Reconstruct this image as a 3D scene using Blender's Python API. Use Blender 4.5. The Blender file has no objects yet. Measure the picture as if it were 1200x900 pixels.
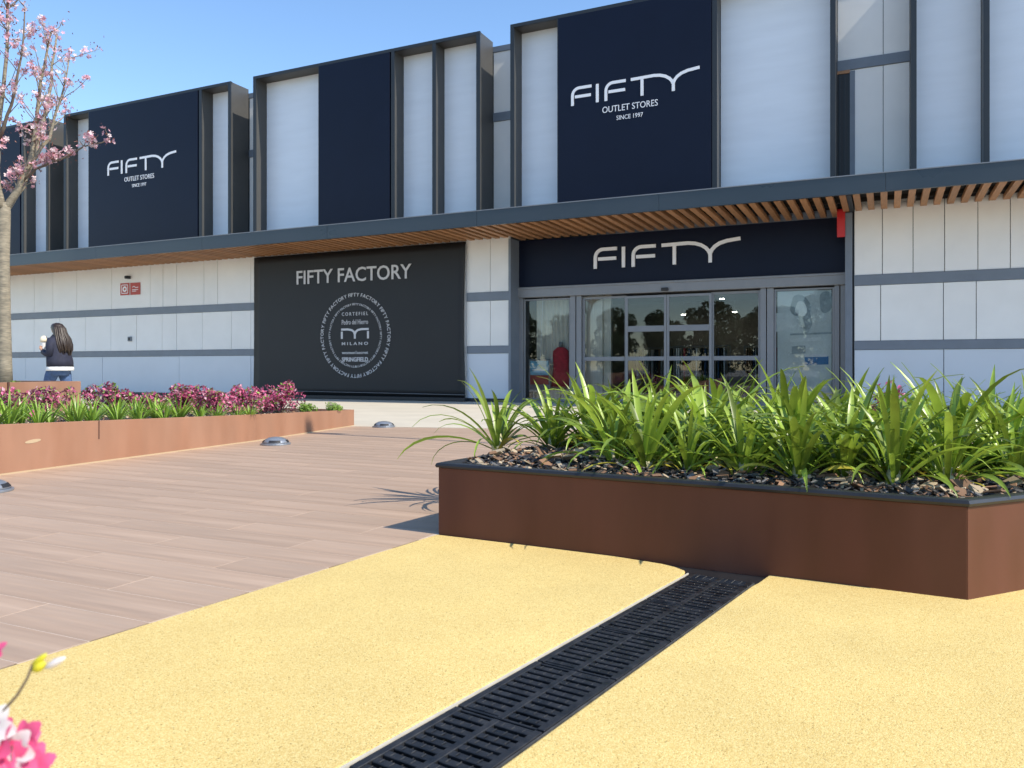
import bpy, bmesh, math, random
from mathutils import Vector, Matrix, Euler
R = math.radians
rnd = random.Random(7)
SC = bpy.context.scene
COL = SC.collection

# ------------------------------------------------------------------ camera
F = 936.0; HOR = 432.0; H = 0.8; YAW = R(25.07)
cam = bpy.data.cameras.new('camera'); camo = bpy.data.objects.new('camera', cam); COL.objects.link(camo)
cam.sensor_width = 36; cam.lens = F / 1200 * 36; cam.shift_y = -(450 - HOR) / 1200
cam.clip_start = 0.02; cam.clip_end = 2000
camo.location = (0, 0, H); camo.rotation_euler = (R(90), 0, YAW)
cam.dof.use_dof = True; cam.dof.focus_distance = 6.0; cam.dof.aperture_fstop = 9
SC.camera = camo
# ------------------------------------------------------------------ sky, sun, exposure
EL = R(46); AZ = R(5.5)
w = bpy.data.worlds.new('World'); SC.world = w; w.use_nodes = True
nt = w.node_tree
sky = nt.nodes.new('ShaderNodeTexSky'); sky.sky_type = 'NISHITA'; sky.sun_disc = False
sky.sun_elevation = EL; sky.sun_rotation = R(90) + AZ; sky.altitude = 50; sky.air_density = 1.0; sky.dust_density = 0.1; sky.ozone_density = 2.2
bg = nt.nodes['Background']; bg.inputs['Strength'].default_value = 0.15
hs = nt.nodes.new('ShaderNodeHueSaturation'); hs.inputs['Saturation'].default_value = 1.08; hs.inputs['Value'].default_value = 1.12
nt.links.new(sky.outputs[0], hs.inputs['Color']); nt.links.new(hs.outputs[0], bg.inputs['Color'])
sl = bpy.data.lights.new('sun', 'SUN'); sl.energy = 3.75; sl.angle = R(0.53); sl.color = (1, .925, .80)
slo = bpy.data.objects.new('sun', sl); COL.objects.link(slo)
sd = Vector((-math.cos(EL) * math.cos(AZ), math.cos(EL) * math.sin(AZ), -math.sin(EL)))
slo.rotation_euler = sd.to_track_quat('-Z', 'Y').to_euler(); slo.location = (20, -4, 25)
SC.view_settings.view_transform = 'Standard'; SC.view_settings.look = 'None'
SC.view_settings.exposure = 0.65; SC.view_settings.gamma = 1; SC.view_settings.use_curve_mapping = False

# ------------------------------------------------------------------ helpers
cs, sn = math.cos(YAW), math.sin(YAW)
def U(px): return (px - 600) / F
def gp(px, py, z=0.0):                     # a photo measurement to a ground point
    u = U(px); t = (H - z) * F / (py - HOR)
    return Vector(((cs * u - sn) * t, (sn * u + cs) * t, z))
def fx(px, Y):                             # X on a wall plane Y
    u = U(px); return Y * (cs * u - sn) / (sn * u + cs)
def fz(px, py, Y):
    u = U(px); return H + (HOR - py) / F * (Y / (sn * u + cs))
def at(px, py, t):
    u = U(px); return Vector(((cs * u - sn) * t, (sn * u + cs) * t, H + (HOR - py) / F * t))

class MB:
    def __init__(s): s.v = []; s.f = []; s.m = []
    def add(s, vs, fs, mi=0):
        o = len(s.v); s.v += [tuple(p) for p in vs]
        for f in fs: s.f.append(tuple(i + o for i in f)); s.m.append(mi)
    def box(s, x0, x1, y0, y1, z0, z1, mi=0):
        s.add([(x0,y0,z0),(x1,y0,z0),(x1,y1,z0),(x0,y1,z0),(x0,y0,z1),(x1,y0,z1),(x1,y1,z1),(x0,y1,z1)],
              [(3,2,1,0),(4,5,6,7),(0,1,5,4),(1,2,6,5),(2,3,7,6),(3,0,4,7)], mi)
    def prism(s, poly, z0, z1, mi=0):
        n = len(poly); z1s = z1 if isinstance(z1, (list, tuple)) else [z1] * n
        vs = [(p[0], p[1], z0) for p in poly] + [(p[0], p[1], zz) for p, zz in zip(poly, z1s)]
        s.add(vs, [tuple(range(n - 1, -1, -1)), tuple(range(n, 2 * n))] + [(i, (i + 1) % n, n + (i + 1) % n, n + i) for i in range(n)], mi)
    def plate(s, poly, y0, y1, mi=0):      # polygon in XZ pushed along Y
        n = len(poly)
        vs = [(p[0], y0, p[1]) for p in poly] + [(p[0], y1, p[1]) for p in poly]
        s.add(vs, [tuple(range(n)), tuple(range(2 * n - 1, n - 1, -1))] + [(i, n + i, n + (i + 1) % n, (i + 1) % n) for i in range(n)], mi)
    def tube(s, pts, rad, n=8, mi=0, cap=True):
        pts = [Vector(p) for p in pts]
        if not isinstance(rad, (list, tuple)): rad = [rad] * len(pts)
        vs = []; prev = None
        for i, p in enumerate(pts):
            d = (pts[min(i + 1, len(pts) - 1)] - pts[max(i - 1, 0)]).normalized()
            if prev is None:
                a = d.orthogonal().normalized()
            else:
                a = (prev - d * prev.dot(d)); a = a.normalized() if a.length > 1e-6 else d.orthogonal().normalized()
            prev = a; b = d.cross(a)
            for k in range(n):
                th = 2 * math.pi * k / n
                vs.append(p + (a * math.cos(th) + b * math.sin(th)) * rad[i])
        fs = []
        for i in range(len(pts) - 1):
            for k in range(n):
                fs.append((i*n+k, i*n+(k+1)%n, (i+1)*n+(k+1)%n, (i+1)*n+k))
        if cap:
            fs.append(tuple(range(n - 1, -1, -1))); o = (len(pts) - 1) * n; fs.append(tuple(range(o, o + n)))
        s.add(vs, fs, mi)
    def loft(s, rings, mi=0, cap=True):
        n = len(rings[0]); vs = [p for r in rings for p in r]; fs = []
        for i in range(len(rings) - 1):
            for k in range(n): fs.append((i*n+k, i*n+(k+1)%n, (i+1)*n+(k+1)%n, (i+1)*n+k))
        if cap:
            fs.append(tuple(range(n - 1, -1, -1))); o = (len(rings) - 1) * n; fs.append(tuple(range(o, o + n)))
        s.add(vs, fs, mi)
    def mesh(s, name, mats, smooth=False):
        me = bpy.data.meshes.new(name); me.from_pydata(s.v, [], s.f)
        for m in (mats if isinstance(mats, (list, tuple)) else [mats]): me.materials.append(m)
        if any(s.m): me.polygons.foreach_set('material_index', s.m)
        if smooth: me.polygons.foreach_set('use_smooth', [True] * len(s.f))
        me.update(); return me
    def build(s, name, mats, parent=None, smooth=False, bevel=0, seg=2):
        o = link(name, s.mesh(name, mats, smooth), parent)
        if bevel:
            b = o.modifiers.new('bevel', 'BEVEL'); b.width = bevel; b.segments = seg; b.limit_method = 'ANGLE'
        return o
def link(name, data, parent=None, loc=None):
    o = bpy.data.objects.new(name, data); COL.objects.link(o)
    if parent: o.parent = parent
    if loc: o.location = loc
    return o
def tag(o, label=None, cat=None, group=None, kind=None):
    if label: o['label'] = label
    if cat: o['category'] = cat
    if group: o['group'] = group
    if kind: o['kind'] = kind
    return o
def thing(name, label, cat, loc=(0, 0, 0), group=None):
    return tag(link(name, None, None, loc), label, cat, group)
def boxo(name, m, parent, *a, bevel=0):
    b = MB(); b.box(*a); return b.build(name, m, parent, bevel=bevel)

# ------------------------------------------------------------------ materials
def mat(name, col, rough=.6, metal=0, var=0.0, scale=4.0, bump=0.0, bscale=None, spec=.5, stretch=None, rvar=0, objrand=0, detail=4, col2=None, trans=0):
    m = bpy.data.materials.new(name); m.use_nodes = True
    N = m.node_tree.nodes; L = m.node_tree.links; p = N['Principled BSDF']
    p.inputs['Base Color'].default_value = (*col, 1); p.inputs['Roughness'].default_value = rough
    p.inputs['Metallic'].default_value = metal; p.inputs['Specular IOR Level'].default_value = spec
    if var or bump or rvar or objrand or col2:
        tc = N.new('ShaderNodeTexCoord'); mp = N.new('ShaderNodeMapping'); L.new(tc.outputs['Object'], mp.inputs[0])
        if stretch: mp.inputs['Scale'].default_value = stretch
        no = N.new('ShaderNodeTexNoise'); no.inputs['Scale'].default_value = scale; no.inputs['Detail'].default_value = detail
        L.new(mp.outputs[0], no.inputs['Vector'])
        if var or objrand or col2:
            mr = N.new('ShaderNodeMapRange'); mr.inputs[1].default_value = .3; mr.inputs[2].default_value = .7
            mr.inputs[3].default_value = 1 - var; mr.inputs[4].default_value = 1 + var; L.new(no.outputs[0], mr.inputs[0])
            src = mr.outputs[0]
            if objrand:
                oi = N.new('ShaderNodeObjectInfo'); ge = N.new('ShaderNodeNewGeometry')
                ad = N.new('ShaderNodeMath'); L.new(oi.outputs['Random'], ad.inputs[0]); L.new(ge.outputs['Random Per Island'], ad.inputs[1])
                fr = N.new('ShaderNodeMath'); fr.operation = 'FRACT'; L.new(ad.outputs[0], fr.inputs[0])
                r2 = N.new('ShaderNodeMapRange'); r2.inputs[3].default_value = 1 - objrand; r2.inputs[4].default_value = 1 + objrand; L.new(fr.outputs[0], r2.inputs[0])
                mu = N.new('ShaderNodeMath'); mu.operation = 'MULTIPLY'; L.new(src, mu.inputs[0]); L.new(r2.outputs[0], mu.inputs[1]); src = mu.outputs[0]
            vm = N.new('ShaderNodeVectorMath'); vm.operation = 'SCALE'
            if col2:
                mx = N.new('ShaderNodeMix'); mx.data_type = 'RGBA'; mx.inputs['A'].default_value = (*col, 1); mx.inputs['B'].default_value = (*col2, 1)
                n2 = N.new('ShaderNodeTexNoise'); n2.inputs['Scale'].default_value = scale * .37; n2.inputs['Detail'].default_value = 3; L.new(mp.outputs[0], n2.inputs['Vector'])
                m2 = N.new('ShaderNodeMapRange'); m2.inputs[1].default_value = .35; m2.inputs[2].default_value = .65; L.new(n2.outputs[0], m2.inputs[0])
                L.new(m2.outputs[0], mx.inputs['Factor']); L.new(mx.outputs['Result'], vm.inputs[0])
            else: vm.inputs[0].default_value = col
            L.new(src, vm.inputs['Scale']); L.new(vm.outputs[0], p.inputs['Base Color'])
        if rvar:
            rr = N.new('ShaderNodeMapRange'); rr.inputs[1].default_value = .3; rr.inputs[2].default_value = .7
            rr.inputs[3].default_value = max(.02, rough - rvar); rr.inputs[4].default_value = min(1, rough + rvar); L.new(no.outputs[0], rr.inputs[0]); L.new(rr.outputs[0], p.inputs['Roughness'])
        if bump:
            nb = N.new('ShaderNodeTexNoise'); nb.inputs['Scale'].default_value = bscale or scale * 6; nb.inputs['Detail'].default_value = 3; L.new(mp.outputs[0], nb.inputs['Vector'])
            bp = N.new('ShaderNodeBump'); bp.inputs['Strength'].default_value = bump; bp.inputs['Distance'].default_value = .01
            L.new(nb.outputs[0], bp.inputs['Height']); L.new(bp.outputs[0], p.inputs['Normal'])
    if trans:
        out = N['Material Output']; tr = N.new('ShaderNodeBsdfTranslucent'); ms = N.new('ShaderNodeMixShader'); ms.inputs[0].default_value = trans
        c = p.inputs['Base Color']
        if c.is_linked: L.new(c.links[0].from_socket, tr.inputs[0])
        else: tr.inputs[0].default_value = (*col, 1)
        L.new(p.outputs[0], ms.inputs[1]); L.new(tr.outputs[0], ms.inputs[2]); L.new(ms.outputs[0], out.inputs[0])
    return m
def emat(name, col, s):
    m = bpy.data.materials.new(name); m.use_nodes = True; p = m.node_tree.nodes['Principled BSDF']
    p.inputs['Base Color'].default_value = (*col, 1); p.inputs['Emission Color'].default_value = (*col, 1); p.inputs['Emission Strength'].default_value = s
    return m
def glassmat(name, tint=(.8, .86, .86), refl=1.0):
    m = bpy.data.materials.new(name); m.use_nodes = True; N = m.node_tree.nodes; L = m.node_tree.links
    N.remove(N['Principled BSDF']); out = N['Material Output']
    t = N.new('ShaderNodeBsdfTransparent'); t.inputs[0].default_value = (*tint, 1)
    g = N.new('ShaderNodeBsdfGlossy'); g.inputs['Roughness'].default_value = .01
    fr = N.new('ShaderNodeFresnel'); fr.inputs[0].default_value = 1.5
    mu = N.new('ShaderNodeMath'); mu.operation = 'MULTIPLY'; mu.inputs[1].default_value = 1.35 * refl; mu.use_clamp = True; L.new(fr.outputs[0], mu.inputs[0])
    ms = N.new('ShaderNodeMixShader'); L.new(mu.outputs[0], ms.inputs[0]); L.new(t.outputs[0], ms.inputs[1]); L.new(g.outputs[0], ms.inputs[2]); L.new(ms.outputs[0], out.inputs[0])
    return m
def rubber(name):
    m = bpy.data.materials.new(name); m.use_nodes = True; N = m.node_tree.nodes; L = m.node_tree.links; p = N['Principled BSDF']
    p.inputs['Roughness'].default_value = .85; p.inputs['Specular IOR Level'].default_value = .2
    tc = N.new('ShaderNodeTexCoord')
    vo = N.new('ShaderNodeTexVoronoi'); vo.inputs['Scale'].default_value = 330; L.new(tc.outputs['Object'], vo.inputs['Vector'])
    wn = N.new('ShaderNodeTexWhiteNoise'); wn.noise_dimensions = '3D'; L.new(vo.outputs['Position'], wn.inputs['Vector'])
    cr = N.new('ShaderNodeValToRGB'); e = cr.color_ramp.elements
    e[0].position = 0; e[0].color = (.30, .20, .07, 1); e[1].position = .04; e[1].color = (.57, .40, .135, 1)
    x = e.new(.5); x.color = (.66, .485, .18, 1); x = e.new(1); x.color = (.75, .60, .265, 1)
    L.new(wn.outputs[0], cr.inputs[0])
    no = N.new('ShaderNodeTexNoise'); no.inputs['Scale'].default_value = 1.7; no.inputs['Detail'].default_value = 5; L.new(tc.outputs['Object'], no.inputs['Vector'])
    mr = N.new('ShaderNodeMapRange'); mr.inputs[1].default_value = .3; mr.inputs[2].default_value = .7; mr.inputs[3].default_value = .90; mr.inputs[4].default_value = 1.06; no.inputs['Roughness'].default_value = .62; L.new(no.outputs[0], mr.inputs[0])
    vm = N.new('ShaderNodeVectorMath'); vm.operation = 'SCALE'; L.new(cr.outputs[0], vm.inputs[0]); L.new(mr.outputs[0], vm.inputs['Scale']); L.new(vm.outputs[0], p.inputs['Base Color'])
    bp = N.new('ShaderNodeBump'); bp.inputs['Strength'].default_value = .4; bp.inputs['Distance'].default_value = .003; bp.invert = True
    L.new(vo.outputs['Distance'], bp.inputs['Height']); L.new(bp.outputs[0], p.inputs['Normal'])
    return m
M = {}
M['rubber'] = rubber('yellow_rubber')
M['tile'] = mat('wood_look_tile', (.395, .27, .185), .55, var=.12, scale=3.0, stretch=(.45, 9, 1), objrand=.06, col2=(.44, .315, .225), bump=.05, bscale=30, rvar=.08, detail=8)
M['grout'] = mat('grout', (.56, .46, .37), .9, var=.1, scale=8)
M['ground'] = mat('ground_concrete', (.36, .34, .31), .9, var=.12, scale=1.2)
M['cream_pave'] = mat('cream_paving', (.55, .49, .385), .8, var=.07, scale=1.3, bump=.1, bscale=60)
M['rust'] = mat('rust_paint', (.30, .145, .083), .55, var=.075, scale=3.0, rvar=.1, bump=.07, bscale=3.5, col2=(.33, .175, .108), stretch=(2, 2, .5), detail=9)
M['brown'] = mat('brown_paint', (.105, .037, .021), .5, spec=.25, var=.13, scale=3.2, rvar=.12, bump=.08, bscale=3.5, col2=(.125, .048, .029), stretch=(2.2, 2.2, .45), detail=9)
M['rust_dark'] = mat('rust_joint', (.10, .045, .03), .7)
M['caulk'] = mat('caulk', (.46, .34, .21), .8)
M['rim'] = mat('black_rim', (.018, .018, .02), .38, var=.2, scale=9, bump=.12, bscale=20)
M['iron'] = mat('black_iron', (.014, .0145, .016), .45, var=.6, scale=25, rvar=.12, bump=.15, bscale=90)
M['iron_dust'] = mat('dusty_iron', (.055, .055, .056), .6, var=.4, scale=30)
M['channel'] = mat('drain_channel', (.012, .012, .012), .8)
M['rail'] = mat('drain_rail', (.52, .48, .40), .6, var=.1, scale=20)
M['frame'] = mat('anthracite_metal', (.022, .026, .031), .42, var=.08, scale=3, rvar=.06, spec=.4)
M['reveal'] = mat('taupe_metal', (.066, .064, .06), .5, var=.06, scale=3)
M['fascia'] = mat('fascia_metal', (.032, .045, .058), .36, var=.2, scale=.8, rvar=.1, bump=.03, bscale=1.5)
M['white'] = mat('white_cladding', (.77, .76, .73), .42, var=.04, scale=1.5, rvar=.05, bump=.02, bscale=3, objrand=.02)
M['poly'] = mat('opal_panel', (.72, .755, .80), .3, var=.03, scale=1.0, bump=.03, bscale=1.2, stretch=(1, 1, 6), objrand=.015)
M['plinth'] = mat('pale_blue_plinth', (.57, .61, .66), .35, var=.03, scale=1.2, objrand=.015)
M['band'] = mat('band_metal', (.155, .18, .215), .42, var=.07, scale=3)
M['navy'] = mat('navy_vinyl', (.004, .0075, .022), .42, var=.06, scale=2, spec=.2, bump=.015, bscale=1.0)
M['char'] = mat('charcoal_banner', (.011, .012, .014), .55, var=.08, scale=1.5, bump=.12, bscale=1.6, spec=.45)
M['letter'] = mat('white_lettering', (.80, .80, .82), .5)
M['letter2'] = mat('grey_lettering', (.58, .58, .59), .6)
M['wood'] = mat('soffit_wood', (.40, .20, .09), .55, var=.2, scale=4, stretch=(6, .7, 6), objrand=.18)
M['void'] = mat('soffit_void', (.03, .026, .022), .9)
M['alu'] = mat('grey_aluminium', (.235, .24, .25), .42, metal=.2, var=.05, scale=4, rvar=.05)
M['glass'] = glassmat('shop_glass', (.88, .91, .91))
M['film'] = mat('frosted_film', (.72, .75, .74), .3, var=.1, scale=2)
M['film2'] = mat('film_print', (.40, .45, .47), .35, var=.12, scale=9)
M['film3'] = mat('film_print_pale', (.82, .84, .83), .35, var=.06, scale=9)
M['blue'] = mat('blue_print', (.08, .24, .48), .5)
M['cyan'] = mat('cyan_print', (.2, .5, .66), .5, var=.15, scale=12)
M['red'] = mat('red_paint', (.50, .022, .025), .4)
M['redcloth'] = mat('red_cloth', (.55, .04, .06), .85, var=.2, scale=12)
M['redsign'] = mat('red_sign', (.42, .05, .035), .45)
M['dark'] = mat('dark_plastic', (.02, .02, .022), .5)
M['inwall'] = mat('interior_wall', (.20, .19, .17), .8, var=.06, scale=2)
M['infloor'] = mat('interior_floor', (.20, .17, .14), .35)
M['curtain'] = mat('white_drape', (.78, .72, .62), .8, var=.12, scale=5, stretch=(8, 8, .3))
M['lamp'] = emat('lamp_glow', (1, .93, .78), 25)
M['dome'] = mat('cast_aluminium', (.28, .30, .33), .38, metal=.5, var=.12, scale=14)
M['soil'] = mat('soil', (.035, .028, .022), .95, var=.4, scale=20, bump=.6, bscale=60)
M['leaf'] = mat('strap_leaf', (.165, .265, .025), .36, var=.3, scale=5, objrand=.5, col2=(.35, .44, .06), trans=.32, spec=.6)
M['leaf_old'] = mat('yellowing_leaf', (.38, .33, .04), .45, var=.2, scale=8, objrand=.2, trans=.2)
M['sheath'] = mat('pale_leaf_base', (.50, .46, .26), .5)
M['leaf2'] = mat('yellow_green_leaf', (.26, .40, .05), .4, var=.2, scale=3, objrand=.25, trans=.25)  # brighter yellow-green than the strap leaves
M['shrub'] = mat('small_green_leaf', (.20, .33, .05), .5, objrand=.35, var=.05, trans=.2)
M['pink_leaf'] = mat('pink_leaf', (.60, .12, .24), .5, objrand=.4, var=.05, trans=.25)
M['burg_leaf'] = mat('burgundy_leaf', (.17, .03, .06), .5, objrand=.4, var=.05, trans=.15)
M['petal'] = mat('pink_petal', (.72, .40, .46), .6, objrand=.18, var=.05, trans=.3)
M['petal_w'] = mat('pale_petal', (.82, .66, .66), .6, objrand=.1, var=.05, trans=.3)
M['young'] = mat('red_young_leaf', (.22, .07, .045), .5, objrand=.3, var=.05, trans=.2)
M['bark'] = mat('grey_bark', (.30, .255, .18), .8, var=.3, scale=7, stretch=(2, 2, 9), bump=.5, bscale=25, col2=(.21, .18, .13))
M['twig'] = mat('twig', (.15, .115, .085), .8, var=.2, scale=20)
M['chip_d'] = mat('dark_mulch', (.022, .020, .020), .6, objrand=.5, var=.1)
M['chip_g'] = mat('slate_chip', (.11, .105, .105), .55, objrand=.4, var=.1)
M['chip_b'] = mat('bark_chip', (.22, .12, .065), .8, objrand=.4, var=.1)
M['chip_p'] = mat('dry_leaf_bit', (.42, .33, .22), .8, objrand=.3, var=.1)
M['magenta'] = mat('magenta_petal', (.82, .12, .29), .55, var=.1, scale=30, trans=.3)
M['whitep'] = mat('white_petal', (.85, .80, .80), .55, trans=.3)
M['yellowp'] = mat('yellow_bud', (.72, .66, .04), .5, trans=.25)
M['skin'] = mat('skin', (.46, .27, .19), .55)
M['jacket'] = mat('navy_jacket', (.018, .02, .04), .8, var=.2, scale=14, bump=.2, bscale=25)
M['shirt'] = mat('white_shirt', (.80, .79, .77), .8)
M['jeans'] = mat('blue_jeans', (.055, .10, .20), .85, var=.2, scale=20)
M['hair'] = mat('dark_hair', (.03, .018, .012), .45, var=.4, scale=30, stretch=(5, 5, .6))
M['shoe'] = mat('pale_shoe', (.5, .45, .42), .6)
M['cream'] = mat('cream_paper', (.78, .68, .50), .7)
M['tree_leaf'] = mat('park_leaf', (.05, .085, .022), .55, objrand=.4, var=.1, trans=.2)
M['roof'] = mat('roof_gravel', (.25, .25, .24), .9)
M['asphalt'] = mat('asphalt', (.06, .06, .06), .9, var=.15, scale=3)
M['carpaint'] = mat('silver_paint', (.35, .36, .38), .3, metal=.6)
M['tyre'] = mat('tyre', (.015, .015, .015), .8)

# ------------------------------------------------------------------ key plan points
WY = 17.0          # wall plane
UY = 16.3          # front of the raised frames
CY = 15.3          # canopy front
EY = 17.5          # entrance plane
ZS, ZT, ZTOP = 3.88, 4.20, 8.54
A = Vector((-1.96, 3.35, 0)); B = Vector((.257, 3.17, 0)); C = Vector((2.1, 5.38, 0)); D = Vector((-1.72, 5.6, 0))
dd = Vector((.1575, .9875, 0)); dp = Vector((.9875, -.1575, 0)); D0 = Vector((-.988, 1.305, 0)); DW = .255

# ------------------------------------------------------------------ ground
g = MB(); g.add([(-400,-400,-.13),(400,-400,-.13),(400,400,-.13),(-400,400,-.13)], [(0,1,2,3)])
tag(g.build('ground', M['ground']), kind='structure')
def pt2(v): return (v.x, v.y)
def dr(s, o): return D0 + dd * s + dp * o
sA = -5.0
# yellow rubber, left of the drain
e1 = Vector((-2.137, 1.349, 0)); e2 = Vector((-1.962, 3.34, 0)); ed = (e2 - e1).normalized()
polyL = [pt2(dr(sA, -.006)), pt2(dr(1.78, -.006)), pt2(gp(803, 668.5)), pt2(gp(793, 664.5)), pt2(gp(777, 660.5)), pt2(gp(755, 657)), pt2(gp(720, 651.5)), (-1.4, 3.305), pt2(e2), pt2(e1), pt2(e1 - ed * 6)]
def soft_slab(name, poly, m):
    b = MB(); b.prism(poly[::-1] if sum((poly[i][0]*poly[(i+1)%len(poly)][1]-poly[(i+1)%len(poly)][0]*poly[i][1]) for i in range(len(poly))) < 0 else poly, -.11, 0)
    return tag(b.build(name, m, bevel=.006), kind='structure')
soft_slab('rubber_pavement', polyL, M['rubber'])
polyR = [pt2(dr(sA, DW + .006)), (9, -3.6), (9, 5.2), (2.0, 5.2), (.42, 3.42), (.27, 3.26), (-.40, 3.29), pt2(dr(1.86, DW + .012)), pt2(dr(1.80, DW + .006))]
soft_slab('rubber_pavement', polyR, M['rubber'])
# tile plaza bed
bed = MB(); bed.prism([(-24, -3), (e1.x - ed.x * 4.3 - .004, e1.y - ed.y * 4.3), (e1.x - .004, e1.y), (e2.x - .004, e2.y), (-1.8, 3.48), (-1.6, 5.2), (9, 5.4), (9, 15), (-24, 15)], -.11, -.0007)
plaza = tag(bed.build('plaza_paving', M['grout']), kind='structure')
# wood-look planks: 0.2 x 1.2, laid parallel to the shop front
def inside_plaza(x, y):
    if y < e2.y: lim = e1.x + (y - e1.y) * ed.x / ed.y
    elif y < 5.4: lim = -1.8 + .1
    else: lim = 8.5
    return lim
pv1 = gp(417, 500); pv2 = gp(620, 501.0); pdir = (pv2 - pv1).normalized()
def pav_y(x): return pv1.y + (x - pv1.x) * .25
TW, TL, TG = .2, 1.2, .0045
cells = []
row = 0; y = -.6
while y < 12.5:
    off = (row * .47 % 1) * TL + rnd.uniform(-.03, .03)
    x = -15.6 - off
    while x < 8.5:
        x0, x1 = x, x + TL - TG
        la, lb_ = inside_plaza(x, y) - .004, inside_plaza(x, y + TW - TG) - .004
        if abs(la - lb_) > .2: la = lb_ = min(la, lb_)
        if min(la, lb_) - x0 > .05 and y + TW < pav_y(x0) + .45:
            cells.append((x0, min(x1, la), y, y + TW - TG, min(x1, lb_)))
        x += TL
    row += 1; y += TW
def vis(c):
    cx, cy = (c[0] + c[1]) / 2, (c[2] + c[3]) / 2
    dpt = -sn * cx + cs * cy; lat = cs * cx + sn * cy
    if dpt < .6: return 1e9
    px = lat / dpt * F
    return dpt if abs(px) < 720 and cx > -6.9 else 1e8 + dpt
cells.sort(key=vis)
rest = MB(); plank_cache = {}
for i, (x0, x1, y0, y1, x2) in enumerate(cells):
    dz = rnd.uniform(-.0002, .0003)
    if i < 300:
        k = (round(x1 - x0, 3), round(x2 - x0, 3))
        if k not in plank_cache:
            b = MB(); b.prism([(0, 0), (x1 - x0, 0), (x2 - x0, y1 - y0), (0, y1 - y0)], -.012, 0); plank_cache[k] = b.mesh('plank', M['tile'])
        link('plank', plank_cache[k], plaza, (x0, y0, dz))
    else: rest.prism([(x0, y0), (x1, y0), (x2, y1), (x0, y1)], -.012, dz)
tag(rest.build('planks', M['tile'], plaza), kind='stuff')
# cream pavement in front of the shop
cp = MB(); px0, px1 = -24.0, 12.0
cp.prism([(px0, pav_y(px0)), (px1, pav_y(px1)), (px1, WY - .03), (px0, WY - .03)], -.11, .006)
pave = tag(cp.build('front_pavement', M['cream_pave']), kind='structure')
lp = MB(); lp.prism([(-60, 2), (-24.01, 2), (-24.01, WY - .03), (-60, WY - .03)], -.11, .004); tag(lp.build('side_pavement', M['cream_pave']), kind='structure')
# parking asphalt behind the camera, where the reflected trees stand
pk = MB(); pk.add([(-70, -60, -.12), (40, -60, -.12), (40, -9, -.12), (-70, -9, -.12)], [(0, 1, 2, 3)]); tag(pk.build('car_park', M['asphalt']), kind='structure')

# ------------------------------------------------------------------ trench drain
drain = thing('trench_drain', 'black slotted cast iron trench drain running through the yellow rubber surface', 'drain')
ch = MB()
def dbox(mb, s0, s1, o0, o1, z0, z1, mi=0):
    mb.prism([pt2(dr(s0, o0)), pt2(dr(s0, o1)), pt2(dr(s1, o1)), pt2(dr(s1, o0))], z0, z1, mi)
dbox(ch, sA, 2.4, -.004, DW + .004, -.125, -.09); ch.build('channel_floor', M['channel'], drain)
for o0, o1 in ((-.003, .0003), (DW + .001, DW + .004)):
    b = MB(); dbox(b, sA, 1.84, o0, o1, -.09, .001); b.build('edge_rail', M['rail'] if o0 < 0 else M['iron_dust'], drain)
b = MB(); dbox(b, 1.862, 2.25, -.3, DW + .005, -.09, -.010); b.build('end_plate', M['rim'], drain)
GL = .355
s = -1.05; gi = 0
while s < 1.80:
    s1 = min(s + GL - .008, 1.855)
    gm = MB()
    z0, z1 = -.03, -.001
    dbox(gm, s, s1, .006, .026, z0, z1); dbox(gm, s, s1, DW - .026, DW - .006, z0, z1)
    dbox(gm, s + .001, s1 - .001, DW / 2 - .009, DW / 2 + .009, z0, z1 - .001)
    dbox(gm, s, s + .007, .026, DW - .026, z0, z1 - .0025); dbox(gm, s1 - .007, s1, .026, DW - .026, z0, z1 - .0025)
    for o in (.052, .082, DW - .052, DW - .082):      # thin raised ribs along the grate
        dbox(gm, s + .003, s1 - .003, o - .0013, o + .0013, -.024, -.008)
    for so in (s + .02, s1 - .035):                    # lug notches
        for o0, o1 in ((.001, .007), (DW - .007, DW - .0005)): dbox(gm, so, so + .016, o0, o1, z0, -.004)
    gr = gm.build('grate', M['iron'], drain, bevel=.0015, seg=1)
    nb = 10; pitch = (s1 - s - .016) / nb
    for k in range(nb):
        for side in (0, 1):
            c0 = s + .008 + pitch * (k + .5) + (pitch * .25 if side else -pitch * .1)
            o0, o1 = (.025, DW / 2 - .008) if side == 0 else (DW / 2 + .008, DW - .025)
            bm = MB(); dbox(bm, c0 - pitch * .31, min(c0 + pitch * .31, s1 - .0075), o0, o1, -.028, -.003 + rnd.uniform(-.0007, .0007))
            for q in range(3):
                oq = o0 + (o1 - o0) * (q + .7) / 3.4; dbox(bm, c0 - pitch * .25, min(c0 + pitch * .25, s1 - .009), oq - .0014, oq + .0014, -.004, -.0008)
            bm.build('bar', M['iron'], gr, bevel=.0015, seg=1)
    s += GL; gi += 1

# ------------------------------------------------------------------ store building
bld = thing('store_building', 'long white panelled outlet store with dark raised frames across its upper front', 'building', (-8, WY, 0))
def P(o):                                  # keep world coordinates under the building Empty
    o.matrix_parent_inverse = Matrix.Translation((8, -WY, 0)); return o
def bb(name, m, *a, parent=None, bevel=0):
    o = boxo(name, m, parent or bld, *a, bevel=bevel)
    return P(o) if parent is None else o
XL, XR = -44.0, 14.0
eL = fx(599, WY); eR = fx(999, WY)         # entrance opening
GAP = .05
bb('wall', M['frame'], XL, eL, WY + GAP, 24, -.12, 8.25)
bb('wall', M['frame'], eR, XR, WY + GAP, 24, -.12, 8.25)
bb('wall', M['frame'], eL + .001, eR - .001, WY + GAP + .001, 24, 3.95, 8.249)
bb('roof', M['roof'], XL - .1, XR + .1, WY + .02, 24.1, 8.25, 8.40)
bb('coping', M['band'], XL - .12, XR + .12, WY - .03, WY + .25, 8.3, 8.43)
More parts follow.
